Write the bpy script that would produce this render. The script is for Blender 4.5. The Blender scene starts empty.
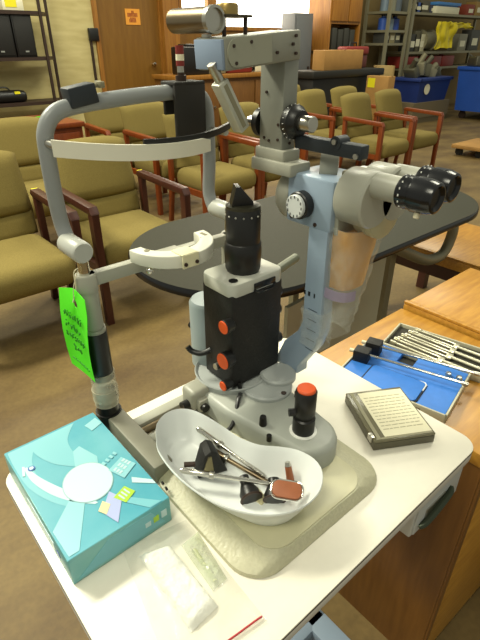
import bpy, bmesh, math, random
import numpy as np
from mathutils import Vector, Matrix, noise
random.seed(7)
C = bpy.context.scene.collection
T = 0.8                                    # height of the white table top
PI = math.pi
# ---------------------------------------------------------------- camera numbers (room axes: x along the table, y towards the back wall)
CAM = Vector((-0.36394, -0.40247, 1.36)); YAW = math.radians(40.658); PITCH = math.atan2(278, 483); F = 483.0
_c, _s = math.cos(PITCH), math.sin(PITCH)
def ray(px, py):
    a, b = (px-240)/F, -(py-320)/F
    X, Y, Z = a, _c+b*_s, -_s+b*_c
    return Vector((X*math.cos(YAW)+Y*math.sin(YAW), -X*math.sin(YAW)+Y*math.cos(YAW), Z))
def pl(px, py, ax, val):                    # the point of the place seen at a pixel, on the plane axis = val
    r = ray(px, py); t = (val-CAM[ax])/r[ax]
    return CAM+r*t
# ---------------------------------------------------------------- materials
def lin(h):
    h = h.lstrip('#'); o = []
    for i in (0, 2, 4):
        v = int(h[i:i+2], 16)/255
        o.append(v/12.92 if v <= .04045 else ((v+.055)/1.055)**2.4)
    return (*o, 1)
MATS = {}
def mat(name, col, rough=.5, metal=0, spec=.5, noise_amt=0, scale=20, col2=None, kind='noise', bump=0, stretch=(1, 1, 1), alpha=1, emit=0, coat=0, trans=0):
    if name in MATS: return MATS[name]
    m = bpy.data.materials.new(name); m.use_nodes = True
    nt = m.node_tree; b = nt.nodes['Principled BSDF']
    b.inputs['Base Color'].default_value = lin(col)
    b.inputs['Roughness'].default_value = rough; b.inputs['Metallic'].default_value = metal
    b.inputs['Specular IOR Level'].default_value = spec
    b.inputs['Alpha'].default_value = alpha
    b.inputs['Coat Weight'].default_value = coat
    b.inputs['Transmission Weight'].default_value = trans
    if emit:
        b.inputs['Emission Color'].default_value = lin(col); b.inputs['Emission Strength'].default_value = emit
    if noise_amt or col2 or bump:
        tc = nt.nodes.new('ShaderNodeTexCoord'); mp = nt.nodes.new('ShaderNodeMapping')
        nt.links.new(tc.outputs['Object'], mp.inputs['Vector']); mp.inputs['Scale'].default_value = stretch
        if kind == 'wave':
            n = nt.nodes.new('ShaderNodeTexWave'); n.inputs['Scale'].default_value = scale
            n.inputs['Distortion'].default_value = 6; n.inputs['Detail'].default_value = 3
        else:
            n = nt.nodes.new('ShaderNodeTexNoise'); n.inputs['Scale'].default_value = scale
            n.inputs['Detail'].default_value = 6
        nt.links.new(mp.outputs['Vector'], n.inputs['Vector'])
        out = n.outputs['Color' if kind == 'wave' else 'Fac']
        if col2 or noise_amt:
            r = nt.nodes.new('ShaderNodeValToRGB')
            c1 = lin(col); c2 = lin(col2) if col2 else tuple(x*(1-noise_amt) for x in c1[:3])+(1,)
            r.color_ramp.elements[0].color = c2; r.color_ramp.elements[1].color = c1
            r.color_ramp.elements[0].position = .32; r.color_ramp.elements[1].position = .68
            nt.links.new(out, r.inputs['Fac']); nt.links.new(r.outputs['Color'], b.inputs['Base Color'])
        if bump:
            bp = nt.nodes.new('ShaderNodeBump'); bp.inputs['Strength'].default_value = bump; bp.inputs['Distance'].default_value = .01
            nt.links.new(out, bp.inputs['Height']); nt.links.new(bp.outputs['Normal'], b.inputs['Normal'])
    MATS[name] = m
    return m
white_top = mat('white laminate', '#ece6d6', .35, noise_amt=.03, scale=60)
edge_white = mat('pale table edging', '#d8d4cc', .4)
edge_dark = mat('dark edging line', '#4c463c', .6)
grey_paint = mat('pale grey enamel', '#8d9090', .38, noise_amt=.05, scale=30)
blue_grey = mat('blue grey enamel', '#94a6b9', .36, noise_amt=.05, scale=25)
light_grey = mat('light grey enamel', '#a2a193', .4, noise_amt=.05, scale=25)
cream_plate = mat('cream grey enamel plate', '#c9c4a2', .38, noise_amt=.06, scale=40)
ham = mat('hammered grey enamel', '#bdb99c', .4, noise_amt=.1, scale=220, bump=.15)
chrome = mat('chrome', '#d9d6cc', .13, 1)
steel = mat('satin steel', '#b9b6ac', .3, 1)
brass_steel = mat('warm brushed steel', '#8f7f66', .3, 1, noise_amt=.15, scale=14, stretch=(1, 1, 12))
black = mat('black plastic', '#141312', .38)
black_gloss = mat('black gloss', '#0d0d10', .22)
black_matt = mat('black crackle paint', '#161411', .6, noise_amt=.3, scale=200, bump=.1)
navy_black = mat('blue black leather', '#20262c', .5)
orange_knob = mat('orange plastic', '#e0561d', .45)
white_plastic = mat('white plastic', '#e6e6e0', .35)
white_band = mat('white band plastic', '#e3dfcc', .45)
bowl_white = mat('translucent white bowl plastic', '#e9ecea', .3)
cloth = mat('olive tan upholstery', '#877743', .95, spec=.15, noise_amt=.25, scale=260, bump=.15)
wood_red = mat('orange red varnished wood', '#823c16', .35, noise_amt=.3, scale=5, stretch=(8, 8, 1))
wood_dark = mat('dark brown wood', '#48241a', .35, noise_amt=.35, scale=5, stretch=(8, 8, 1))  # darker brown tone on the left chairs and under the bench
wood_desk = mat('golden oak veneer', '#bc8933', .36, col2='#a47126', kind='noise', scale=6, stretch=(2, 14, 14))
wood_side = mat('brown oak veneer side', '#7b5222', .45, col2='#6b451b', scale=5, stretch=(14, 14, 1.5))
wood_door = mat('orange brown door veneer', '#80591c', .45, col2='#754f17', scale=4, stretch=(7, 7, .8))
wood_stud = mat('orange pine trim', '#a06d27', .5, col2='#875518', scale=4, stretch=(10, 10, .8))
plywood = mat('pale plywood', '#c9bb84', .7, col2='#b3a36b', scale=2.4, stretch=(1.2, 1, 5))
dark_metal = mat('dark brown metal', '#3a2a22', .5, .3)
grey_metal = mat('grey shelf metal', '#8c866c', .5, .3)
cardboard = mat('cardboard', '#a97e42', .8, noise_amt=.15, scale=6)
blue_bin_m = mat('blue bin plastic', '#2450a8', .45, noise_amt=.1, scale=4)
dark_blue_m = mat('dark blue plastic', '#1c3272', .5)
lamin_grey = mat('grey laminate', '#37362b', .6, spec=.15, noise_amt=.12, scale=120)
lime = mat('fluorescent green card', '#58f01c', .6)
lime_ink = mat('dark green ink', '#2d8a18', .7)
yellow_s = mat('yellow sticker', '#eadc18', .6)
orange_sign = mat('orange paper', '#e59a35', .7)
ink_brown = mat('brown ink', '#9a4a18', .7)
paper = mat('cream paper', '#e6e0c2', .7)
ink_grey = mat('grey print', '#b5ae93', .8)
blue_insert = mat('blue insert plastic', '#3078d2', .5, noise_amt=.08, scale=60)
foam = mat('charcoal foam', '#3c3930', .9, noise_amt=.3, scale=120)
red_m = mat('red plastic', '#7c231b', .5)
rust_m = mat('rust brown leather', '#9a5834', .55, noise_amt=.15, scale=60)
grey_case = mat('dark olive grey plastic', '#56523f', .4)
yellow_m = mat('yellow plastic sheet', '#e6cf1c', .5)
gauze_m = mat('white gauze', '#f2f1ea', .95, noise_amt=.06, scale=80, bump=.6)

def clear_mat(name, col, alpha, rough=.12, var=0):
    m = bpy.data.materials.new(name); m.use_nodes = True; nt = m.node_tree
    b = nt.nodes['Principled BSDF']; b.inputs['Base Color'].default_value = lin(col)
    b.inputs['Roughness'].default_value = rough; b.inputs['Alpha'].default_value = alpha
    if var:
        n = nt.nodes.new('ShaderNodeTexNoise'); n.inputs['Scale'].default_value = 26; n.inputs['Detail'].default_value = 3
        tc = nt.nodes.new('ShaderNodeTexCoord'); nt.links.new(tc.outputs['Object'], n.inputs['Vector'])
        mr = nt.nodes.new('ShaderNodeMapRange'); mr.inputs['From Min'].default_value = .35; mr.inputs['From Max'].default_value = .7
        mr.inputs['To Min'].default_value = alpha-var; mr.inputs['To Max'].default_value = alpha+var
        nt.links.new(n.outputs['Fac'], mr.inputs['Value']); nt.links.new(mr.outputs['Result'], b.inputs['Alpha'])
    return m
clear_bag = clear_mat('clear polythene', '#e4e6dc', .2, .08, .1)
clear_tape = clear_mat('clear tape', '#cfc9b0', .5, .15, .12)
clear_green = clear_mat('clear green tinted plastic', '#c9d3b0', .5, .12, .2)
amber_bag = clear_mat('amber tinted wrapping', '#cf9a50', .88, .25, 0)
lilac_band = clear_mat('lilac printed band', '#a99cb4', .75, .3, .05)

def floor_mat():
    m = bpy.data.materials.new('worn olive brown concrete'); m.use_nodes = True; nt = m.node_tree; b = nt.nodes['Principled BSDF']
    tc = nt.nodes.new('ShaderNodeTexCoord')
    def nz(scale, st, d=6):
        mp = nt.nodes.new('ShaderNodeMapping'); mp.inputs['Scale'].default_value = st
        mp.inputs['Rotation'].default_value = (0, 0, .25)
        nt.links.new(tc.outputs['Object'], mp.inputs['Vector'])
        n = nt.nodes.new('ShaderNodeTexNoise'); n.inputs['Scale'].default_value = scale; n.inputs['Detail'].default_value = d
        nt.links.new(mp.outputs['Vector'], n.inputs['Vector']); return n
    a = nz(1.9, (1, 1.9, 1)); g = nz(55, (1, 1, 1), 3)
    r = nt.nodes.new('ShaderNodeValToRGB'); e = r.color_ramp.elements
    e[0].position = .3; e[0].color = lin('#5b4522'); e[1].position = .66; e[1].color = lin('#836c3d')
    nt.links.new(a.outputs['Fac'], r.inputs['Fac'])
    r2 = nt.nodes.new('ShaderNodeValToRGB'); e = r2.color_ramp.elements
    e[0].position = .35; e[0].color = (.84, .84, .84, 1); e[1].position = .65; e[1].color = (1, 1, 1, 1)
    nt.links.new(g.outputs['Fac'], r2.inputs['Fac'])
    mx = nt.nodes.new('ShaderNodeMix'); mx.data_type = 'RGBA'; mx.blend_type = 'MULTIPLY'; mx.inputs['Factor'].default_value = 1
    nt.links.new(r.outputs['Color'], mx.inputs['A']); nt.links.new(r2.outputs['Color'], mx.inputs['B'])
    nt.links.new(mx.outputs['Result'], b.inputs['Base Color'])
    b.inputs['Roughness'].default_value = .62
    return m
floor_m = floor_mat()

# ---------------------------------------------------------------- mesh collector
def frame_z(d):
    d = Vector(d).normalized()
    return d.to_track_quat('Z', 'Y').to_matrix().to_4x4()
class MB:
    def __init__(self): self.bm = bmesh.new(); self.mats = []
    def _mi(self, m):
        if m is None: return 0
        if m not in self.mats: self.mats.append(m)
        return self.mats.index(m)
    def _add(self, b, M=None, m=None):
        if M is not None: bmesh.ops.transform(b, matrix=M, verts=b.verts)
        k = self._mi(m)
        for f in b.faces: f.material_index = k
        me = bpy.data.meshes.new('t'); b.to_mesh(me); b.free(); self.bm.from_mesh(me); bpy.data.meshes.remove(me); return self
    def box(self, x0, x1, y0, y1, z0, z1, bev=0, seg=2, M=None, m=None):
        b = bmesh.new(); bmesh.ops.create_cube(b, size=1)
        for v in b.verts: v.co = Vector(((x0+x1)/2+v.co.x*(x1-x0), (y0+y1)/2+v.co.y*(y1-y0), (z0+z1)/2+v.co.z*(z1-z0)))
        if bev: bmesh.ops.bevel(b, geom=list(b.edges), offset=bev, segments=seg, profile=.5, affect='EDGES', clamp_overlap=True)
        return self._add(b, M, m)
    def lathe(self, prof, o=(0, 0, 0), d=(0, 0, 1), seg=28, m=None, sx=1, sy=1):
        b = bmesh.new(); rings = []
        for r, z in prof:
            if r < 1e-6: rings.append([b.verts.new((0, 0, z))])
            else: rings.append([b.verts.new((sx*r*math.cos(2*PI*i/seg), sy*r*math.sin(2*PI*i/seg), z)) for i in range(seg)])
        for A, B in zip(rings, rings[1:]):
            for i in range(seg):
                j = (i+1) % seg
                if len(A) == 1 and len(B) == 1: continue
                if len(A) == 1: b.faces.new((A[0], B[i], B[j]))
                elif len(B) == 1: b.faces.new((A[i], A[j], B[0]))
                else: b.faces.new((A[i], A[j], B[j], B[i]))
        for R_, fl in ((rings[0], 1), (rings[-1], 0)):
            if len(R_) > 2: b.faces.new(R_[::-1] if fl else R_)
        bmesh.ops.recalc_face_normals(b, faces=b.faces)
        return self._add(b, Matrix.Translation(Vector(o)) @ frame_z(d), m)
    def cyl(self, p0, p1, r0, r1=None, seg=24, m=None, ch=0):
        p0, p1 = Vector(p0), Vector(p1); L = (p1-p0).length; r1 = r0 if r1 is None else r1
        pr = [(r0, 0), (r1, L)] if not ch else [(r0-ch, 0), (r0, ch), (r1, L-ch), (r1-ch, L)]
        return self.lathe(pr, p0, p1-p0, seg, m)
    def tube(self, pts, r, seg=12, m=None, smooth=0, flat=1, closed=False):
        pts = [Vector(p) for p in pts]
        if smooth:
            q = []
            n = len(pts)
            for i in range(n-1):
                a, b_, c_, d_ = pts[max(i-1, 0)], pts[i], pts[i+1], pts[min(i+2, n-1)]
                for k in range(smooth):
                    t = k/smooth
                    q.append(.5*((2*b_)+(c_-a)*t+(2*a-5*b_+4*c_-d_)*t*t+(3*b_-a-3*c_+d_)*t**3))
            q.append(pts[-1]); pts = q
        b = bmesh.new(); rings = []; up = None
        n = len(pts)
        for i, p in enumerate(pts):
            t = (pts[min(i+1, n-1)]-pts[max(i-1, 0)]).normalized()
            if up is None:
                up = Vector((0, 0, 1)) if abs(t.z) < .9 else Vector((0, 1, 0))
            sd = t.cross(up).normalized(); up = sd.cross(t).normalized()
            rr = r[i*len(r)//n] if isinstance(r, (list, tuple)) else r
            rings.append([b.verts.new(p+rr*(math.cos(2*PI*k/seg)*sd+flat*math.sin(2*PI*k/seg)*up)) for k in range(seg)])
        for A, B in zip(rings, rings[1:]):
            for k in range(seg):
                j = (k+1) % seg; b.faces.new((A[k], A[j], B[j], B[k]))
        b.faces.new(rings[0][::-1]); b.faces.new(rings[-1])
        bmesh.ops.recalc_face_normals(b, faces=b.faces)
        return self._add(b, None, m)
    def prism(self, poly, z0, z1, bev=0, M=None, m=None, seg=2):
        b = bmesh.new()
        A = [b.verts.new((x, y, z0)) for x, y in poly]; B = [b.verts.new((x, y, z1)) for x, y in poly]
        b.faces.new(A[::-1]); b.faces.new(B); n = len(poly)
        for i in range(n): b.faces.new((A[i], A[(i+1) % n], B[(i+1) % n], B[i]))
        bmesh.ops.recalc_face_normals(b, faces=b.faces)
        if bev:
            es = [e for e in b.edges if abs(e.verts[0].co.z-e.verts[1].co.z) < 1e-7]
            bmesh.ops.bevel(b, geom=es, offset=bev, segments=seg, profile=.5, affect='EDGES', clamp_overlap=True)
        return self._add(b, M, m)
    def loft(self, loops, cap=True, m=None):
        b = bmesh.new(); R_ = [[b.verts.new(p) for p in L] for L in loops]; n = len(R_[0])
        for A, B in zip(R_, R_[1:]):
            for i in range(n): b.faces.new((A[i], A[(i+1) % n], B[(i+1) % n], B[i]))
        if cap: b.faces.new(R_[0][::-1]); b.faces.new(R_[-1])
        bmesh.ops.recalc_face_normals(b, faces=b.faces)
        return self._add(b, None, m)
    def ball(self, c, r, s=(1, 1, 1), m=None, seg=16):
        b = bmesh.new(); bmesh.ops.create_uvsphere(b, u_segments=seg, v_segments=seg//2+2, radius=r)
        return self._add(b, Matrix.Translation(Vector(c)) @ Matrix.Diagonal((*s, 1)), m)
    def grid(self, fn, nu, nv, thick=0, m=None):
        b = bmesh.new(); V = [[b.verts.new(fn(i/nu, j/nv)) for j in range(nv+1)] for i in range(nu+1)]
        for i in range(nu):
            for j in range(nv): b.faces.new((V[i][j], V[i+1][j], V[i+1][j+1], V[i][j+1]))
        if thick:
            bmesh.ops.recalc_face_normals(b, faces=b.faces)
            bmesh.ops.solidify(b, geom=list(b.faces), thickness=thick)
        return self._add(b, None, m)
    def poly(self, pts, m=None):
        b = bmesh.new(); b.faces.new([b.verts.new(p) for p in pts]); return self._add(b, None, m)
    def build(self, name, material=None, parent=None, ang=38, at=None):
        me = bpy.data.meshes.new(name)
        ms = self.mats if self.mats else [material]
        if material and self.mats and material not in ms:      # primitives without their own material take the first slot
            ms = ms
        for m_ in ms: me.materials.append(m_)
        if parent is not None:
            r = parent
            off = Vector((0, 0, 0))
            while r is not None: off += r.location; r = r.parent
        else:
            xs = [v.co for v in self.bm.verts]
            off = Vector(at) if at else Vector(((min(p.x for p in xs)+max(p.x for p in xs))/2, (min(p.y for p in xs)+max(p.y for p in xs))/2, min(p.z for p in xs)))
        bmesh.ops.translate(self.bm, verts=self.bm.verts, vec=-off)
        self.bm.to_mesh(me); self.bm.free()
        me.shade_smooth(); me.set_sharp_from_angle(angle=math.radians(ang))
        o = bpy.data.objects.new(name, me); C.objects.link(o)
        if parent is not None: o.parent = parent
        else: o.location = off
        return o
def tag(o, label, cat, group=None):
    o['label'] = label; o['category'] = cat
    if group: o['group'] = group
    return o
def thing(name, label, cat, loc=(0, 0, 0), group=None):
    o = bpy.data.objects.new(name, None); o.empty_display_size = .05; C.objects.link(o); o.location = loc
    return tag(o, label, cat, group)
def struct(o): o['kind'] = 'structure'; return o
def dup(root, loc, rz=0, label=None, group=None, mats=None):
    def cp(o, par):
        c = o.copy(); C.objects.link(c)
        if par is not None: c.parent = par
        for ch in list(kids.get(o, [])): cp(ch, c)
        return c
    kids = {}
    for o in bpy.data.objects:
        if o.parent: kids.setdefault(o.parent, []).append(o)
    r = cp(root, None); r.location = loc; r.rotation_euler = (0, 0, rz)
    if label: r['label'] = label
    if group: r['group'] = group
    return r
def rrect(x0, x1, y0, y1, r, n=6):
    out = []
    for cx, cy, a in ((x1-r, y1-r, 0), (x0+r, y1-r, PI/2), (x0+r, y0+r, PI), (x1-r, y0+r, 3*PI/2)):
        for i in range(n+1):
            t = a+PI/2*i/n; out.append((cx+r*math.cos(t), cy+r*math.sin(t)))
    return out
MXZ = lambda: Matrix(((1, 0, 0, 0), (0, 0, -1, 0), (0, 1, 0, 0), (0, 0, 0, 1)))      # prism (x,y,z) -> (x, -z, y): drawn in x-z, extruded along -y
MYZ = lambda: Matrix(((0, 0, 1, 0), (1, 0, 0, 0), (0, 1, 0, 0), (0, 0, 0, 1)))       # prism (x,y,z) -> (z, x, y): drawn in y-z, extruded along x

# ================================================================ setting
WV = 6.3
b = MB(); b.grid(lambda s, t: (-4+20*s, -3+12*t, 0), 1, 1); o = b.build('floor', floor_m); struct(o)
w = lambda px, py: pl(px, py, 1, WV)
x_door0, x_door1 = w(101, 50).x, w(160, 50).x
x_stud0, x_stud1 = w(161, 50).x, w(176, 50).x
x_win0, x_win1 = w(178, 10).x, w(313, 10).x
z_sill = w(270, 29).z
b = MB()
b.box(-1.5, x_door0-.06, WV, WV+.1, 0, 3.2, m=plywood)
for xx in (0.2, 1.45): b.box(xx, xx+.006, WV-.004, WV, 0, 3.2, m=cardboard)
struct(b.build('wall_back', plywood))
b = MB(); b.box(x_door0-.06, x_stud1, WV+.02, WV+.12, 2.1, 3.2); b.box(x_stud1, x_win1, WV, WV+.1, 0, z_sill); b.box(x_stud1, x_win1, WV, WV+.1, 3.0, 3.2)
struct(b.build('wall_back_middle', wood_door))
tan_wall = mat('dim tan wall', '#8a7446', .8, noise_amt=.2, scale=1.5)
b = MB(); b.box(x_win1, 17, WV, WV+.1, 0, 3.4); struct(b.build('wall_back_right', tan_wall))
# door and its frame
b = MB(); b.box(x_door0, x_door1, WV, WV+.04, 0, 2.06); d1 = b.build('door_1', wood_door); struct(d1)
p = w(154, 64); b = MB(); b.lathe([(.012, 0), (.012, .03), (.026, .04), (.028, .055), (.02, .07), (0, .074)], (p.x-.02, WV, p.z), (0, -1, 0)); b.build('door_knob', chrome, d1)
b = MB(); b.box(x_door0-.06, x_door0, WV-.03, WV+.05, 0, 2.1); b.box(x_door1, x_door1+.05, WV-.03, WV+.05, 0, 2.1); b.box(x_door0-.06, x_door1+.05, WV-.03, WV+.05, 2.06, 2.12)
struct(b.build('trim_1', wood_stud))
b = MB(); b.box(x_stud0, x_stud1, WV-.12, WV+.05, 0, 3.2); struct(b.build('trim_2', wood_stud))
# notice on the door
p0, p1 = w(124.5, 8.5), w(140.5, 25)
b = MB(); b.box(p0.x, p1.x, WV-.006, WV-.001, p1.z, p0.z, m=orange_sign)
def line(b, x0, x1, z, h, m, y=WV-.0075): b.box(x0, x1, y, y+.0015, z-h/2, z+h/2, m=m)
sx = p1.x-p0.x; sz = p0.z-p1.z
for fr, a0, a1, h in ((.8, .42, .6, .03), (.62, .14, .84, .045), (.42, .3, .7, .015), (.26, .24, .72, .04)):
    n = max(2, int((a1-a0)*12))
    for i in range(n):
        line(b, p0.x+sx*(a0+(a1-a0)*i/n), p0.x+sx*(a0+(a1-a0)*(i+.75)/n), p1.z+sz*fr, h, ink_brown)
tag(b.build('door_notice'), 'small orange paper notice stuck on the wooden door', 'sign')
# daylit window
day = mat('daylight sky', '#fff6e2', .9, emit=4.0)
b = MB(); b.box(x_win0, x_win0+.05, WV-.03, WV+.1, z_sill, 3.0); b.box(x_win1-.05, x_win1, WV-.03, WV+.1, z_sill, 3.0)
b.box(x_win0, x_win1, WV-.03, WV+.1, z_sill-.03, z_sill+.02); b.box(x_win0, x_win1, WV-.03, WV+.1, 2.98, 3.03)
xm = w(210, 10).x; b.box(xm-.06, xm+.1, WV-.03, WV+.1, z_sill, 3.0)
w1 = b.build('window_1', wood_stud); struct(w1)
b = MB(); b.box(x_win0+.05, x_win1-.05, WV+.05, WV+.06, z_sill, 2.98); b.build('bright_pane', day, w1)
# wood post right of the window
b = MB(); xa, xb = w(313, 20).x, w(328, 20).x; b.box(xa, xb, WV-.25, WV+.02, 0, 3.4); struct(b.build('trim_3', wood_stud))
# switch box with conduit on the plywood
p0, p1 = w(87, 28), w(98, 41)
t = thing('switch_box', 'black switch box with thin conduit on the plywood wall beside the door', 'switch box', (p0.x, WV, p1.z))
b = MB(); b.box(p0.x, p1.x, WV-.05, WV, p1.z, p0.z, .006); b.build('housing', black, t)
q = w(90, 85); b = MB(); b.box(p0.x+.01, p0.x+.035, WV-.03, WV, q.z, p1.z); b.build('conduit', dark_metal, t)

# ================================================================ metal rack with its load, left
RV = 5.85
r_ = lambda px, py: pl(px, py, 1, RV)
xr0, xr1 = r_(48, 60).x, r_(66, 60).x; xl = r_(-60, 60).x
zs = [r_(38, 11).z, r_(45, 57).z, r_(50, 101).z]
t = thing('storage_rack', 'dark metal rack standing against the pale plywood wall', 'rack', ((xl+xr1)/2, RV, 0))
for xx, yy in ((xr0, RV), (xr1, RV+.34), (xl, RV), (xl, RV+.34)):
    b = MB(); b.box(xx-.014, xx+.014, yy-.014, yy+.014, 0, 2.3); b.build('post', dark_metal, t)
for z in [.3]+zs[::-1]:
    b = MB(); b.prism([(xl, RV), (xr0, RV), (xr1, RV+.34), (xl, RV+.34)], z-.035, z); b.build('shelf', dark_metal, t)
def onrack(px0, px1, py0, py1, y): return pl(px0, py1, 1, y).x, pl(px1, py1, 1, y).x, pl(px1, py0, 1, y).z
def cab_speaker(px0, px1, pyt, lab):
    y = RV+.03; x0, x1 = pl(px0, 40, 1, y).x, pl(px1, 40, 1, y).x; z0 = zs[1]; z1 = pl(px0, pyt, 1, y).z
    t = thing('loudspeaker', lab, 'speaker', ((x0+x1)/2, y, z0), 'black loudspeakers on the rack')
    b = MB(); b.box(x0, x1, y, y+.22, z0, z1, .008); b.build('cabinet', black, t)
    b = MB(); b.box(x0+.015, x1-.015, y-.008, y, z0+.02, z1-.02, .003); g = b.build('grille', black_matt, t)
    b = MB(); b.box((x0+x1)/2-.02, (x0+x1)/2+.02, y-.011, y-.007, z0+.05, z0+.065); b.build('badge', chrome, g)
cab_speaker(-14, 14, 10, 'black loudspeaker on the rack, cut by the left edge of the photo')
cab_speaker(15, 35, 11, 'narrow black loudspeaker on the rack shelf, right one of the pair')
y = RV+.05
x0, x1, z1 = onrack(-10, 30, 90, 104, y)
t = thing('tool_bag', 'black bag with yellow label lying on the lowest visible rack shelf', 'bag', ((x0+x1)/2, y, zs[2]))
b = MB(); b.box(x0, x1, y, y+.2, zs[2], z1, .05, 3); b.build('bag_body', black, t)
b = MB(); b.box(x0+.35*(x1-x0)+.14, x0+.35*(x1-x0)+.2, y-.003, y+.02, z1-.035, z1-.01); b.build('sticker', yellow_s, t)
b = MB(); b.tube([(x0+.12, y+.1, z1-.01), (x0+.16, y+.1, z1+.03), (x0+.24, y+.1, z1+.03), (x0+.28, y+.1, z1-.01)], .008, 8, smooth=4); b.build('handle', black, t)
x0, x1, z1 = onrack(3, 24, -6, 9, RV+.05)
t = thing('boxed_parts', 'white box with a bright yellow label on the top rack shelf', 'box', ((x0+x1)/2, RV+.05, zs[0]))
b = MB(); b.box(x0, x1, RV+.05, RV+.3, zs[0], zs[0]+.13, .004); b.build('carton', paper, t)
b = MB(); b.box(x0+.03, x0+.15, RV+.046, RV+.05, zs[0]+.03, zs[0]+.11); b.build('yellow_label', yellow_s, t)

# ================================================================ chairs
def make_chair(name, label, wood):
    t = thing(name, label, 'chair')
    b = MB(); b.box(-.25, .25, -.045, .47, .3, .46, .068, 5); b.build('seat', cloth, t)
    def backshape(z0, z1, y0, y1, w0, w1, arch, bulge):
        nz, nx = 10, 14; loops = []
        b = bmesh.new()
        def P(s, q, side):
            z = z0+(z1-z0)*q; wd = w0+(w1-w0)*q
            e = 1-abs(2*s-1)**6
            zz = z-arch*(abs(2*s-1)**3)*q
            th = .04*(e**.5)*(max(0, 1-abs(2*q-1)**6)**.5)+.004
            yy = y0+(y1-y0)*q-bulge*(1-(2*s-1)**2)*0.3
            return Vector(((2*s-1)*wd, yy+(-th if side == 0 else th), zz))
        m_ = MB()
        m_.grid(lambda s, q: P(s, q, 0), nx, nz); m_.grid(lambda s, q: P(s, q, 1), nx, nz)
        for q in (0, 1): m_.grid(lambda s, k, q=q: P(s, q, k), nx, 1)
        for s in (0, 1): m_.grid(lambda q, k, s=s: P(s, q, k), nz, 1)
        bmesh.ops.remove_doubles(m_.bm, verts=m_.bm.verts, dist=.0005); bmesh.ops.recalc_face_normals(m_.bm, faces=m_.bm.faces)
        return m_
    backshape(.555, .885, .495, .59, .25, .245, .035, .08).build('backrest', cloth, t, ang=60)
    backshape(.44, .565, .475, .505, .245, .25, 0, .05).build('lumbar_pad', cloth, t, ang=60)
    b = MB(); b.box(-.255, .255, .05, .46, .285, .325); b.build('seat_frame', wood, t)
    for s in (-1, 1):
        b = MB(); b.prism([(-.022, .625), (.0, .66), (.48, .675), (.5, .65), (.48, .638), (.03, .622)], s*.275-.024, s*.275+.024, .005, M=MYZ()); b.build('armrest', wood, t)
        b = MB(); b.prism([(-.018, 0), (.022, 0), (.03, .63), (-.02, .63)], s*.275-.02, s*.275+.02, .004, M=MYZ()); b.build('front_leg', wood, t)
        b = MB(); b.prism([(.5, 0), (.535, 0), (.485, .35), (.49, .65), (.45, .65), (.445, .35)], s*.275-.018, s*.275+.018, .004, M=MYZ()); b.build('rear_leg', wood, t)
        b = MB(); b.box(s*.275-.012, s*.275+.012, .0, .47, .3, .345); b.build('side_rail', wood, t)
    return t
gA = 'waiting room armchairs'
red = make_chair('armchair', 'tan armchair with orange wood arms directly behind the headrest, its seat beside the black cylinder', wood_red)
drk = make_chair('armchair', 'tan armchair with dark wood arms nearest the camera, cut by the left edge', wood_dark)
red['group'] = drk['group'] = gA
red.location = (2.14, 2.6, 0); drk.location = (.22, 1.82, 0)
dup(drk, (.878, 1.83, 0), 0, 'tan armchair with dark wood arms seen through the headrest frame')
dup(drk, (.84, 2.98, 0), 0, 'tan armchair behind the nearest dark armed chair, before the wooden desk')
dup(red, (2.155, 3.32, 0), .02, 'tan armchair seen above the white headrest band, right one of the two there')
dup(red, (2.04, 3.92, 0), -.03, 'tan armchair seen above the white headrest band, left one of the two there')
dup(red, (2.78, 2.66, 0), .03, 'tan armchair seen between the headrest and the grey tower, partly hidden by the wheel')
dup(red, (4.36, 2.585, 0), 0, 'orange armed tan armchair of the right hand group, nearest the black lever')
dup(red, (5.03, 2.63, 0), 0, 'orange armed tan armchair at the right end of the front row, next to open floor')
dup(red, (4.33, 3.2, 0), .02, 'orange armed tan armchair just right of the grey tower, in the second row')
dup(red, (4.98, 3.25, 0), -.02, 'orange armed tan armchair of the second row in front of the taped cardboard carton')
dup(red, (4.72, 3.98, 0), 0, 'tan armchair far back right of the grey tower, only its top showing')
# yellow lot stickers on three arms
for (px, py, lab) in ((34, 188, 'yellow sticker on the arm of the nearest dark armed chair'), (69, 189, 'yellow sticker on the left arm of the chair behind the headrest'), (149, 171, 'yellow sticker on the right arm of the chair behind the headrest')):
    p = {34: (.497, 2.29), 69: (.603, 2.3), 149: (1.153, 2.3)}[px]
    b = MB(); b.box(p[0]-.018, p[0]+.018, p[1]-.02, p[1]+.025, .6725, .674); tag(b.build('lot_sticker', yellow_s), lab, 'sticker', 'lot stickers on the chairs')

# ================================================================ wooden desk behind the chairs, left
q0, q1 = pl(34, 118, 1, 3.9), pl(84, 116, 1, 3.9)
t = thing('wooden_desk', 'orange wooden desk behind the left chairs below the rack', 'desk', ((q0.x+q1.x)/2-.5, 4.3, 0))
xa, xb = q1.x-1.5, q1.x
b = MB(); b.box(xa, xb, 3.9, 4.6, .72, .76, .006); b.build('desk_top', wood_red, t)
b = MB(); b.box(xb-.7, xb-.02, 3.93, 4.58, 0.05, .72); ped = b.build('pedestal', wood_red, t)
for k in range(3):
    b = MB(); b.box(xb-.67, xb-.05, 3.915, 3.93, .1+.2*k, .28+.2*k, .003); dr = b.build('drawer', wood_red, t)
    b = MB(); b.box(xb-.43, xb-.29, 3.9, 3.917, .18+.2*k, .195+.2*k); b.build('handle', dark_metal, dr)
b = MB(); b.box(xa, xa+.04, 3.93, 4.58, 0, .72); b.build('side_panel', wood_red, t)
q = pl(38, 126, 1, 3.9)
b = MB(); b.box(q.x-.04, q.x+.04, 3.908, 3.9135, q.z-.09, q.z+.07); tag(b.build('lot_tag', lime), 'bright green tag on the front of the wooden desk behind the chairs', 'tag')
q = pl(6, 112, 2, .78)
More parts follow.
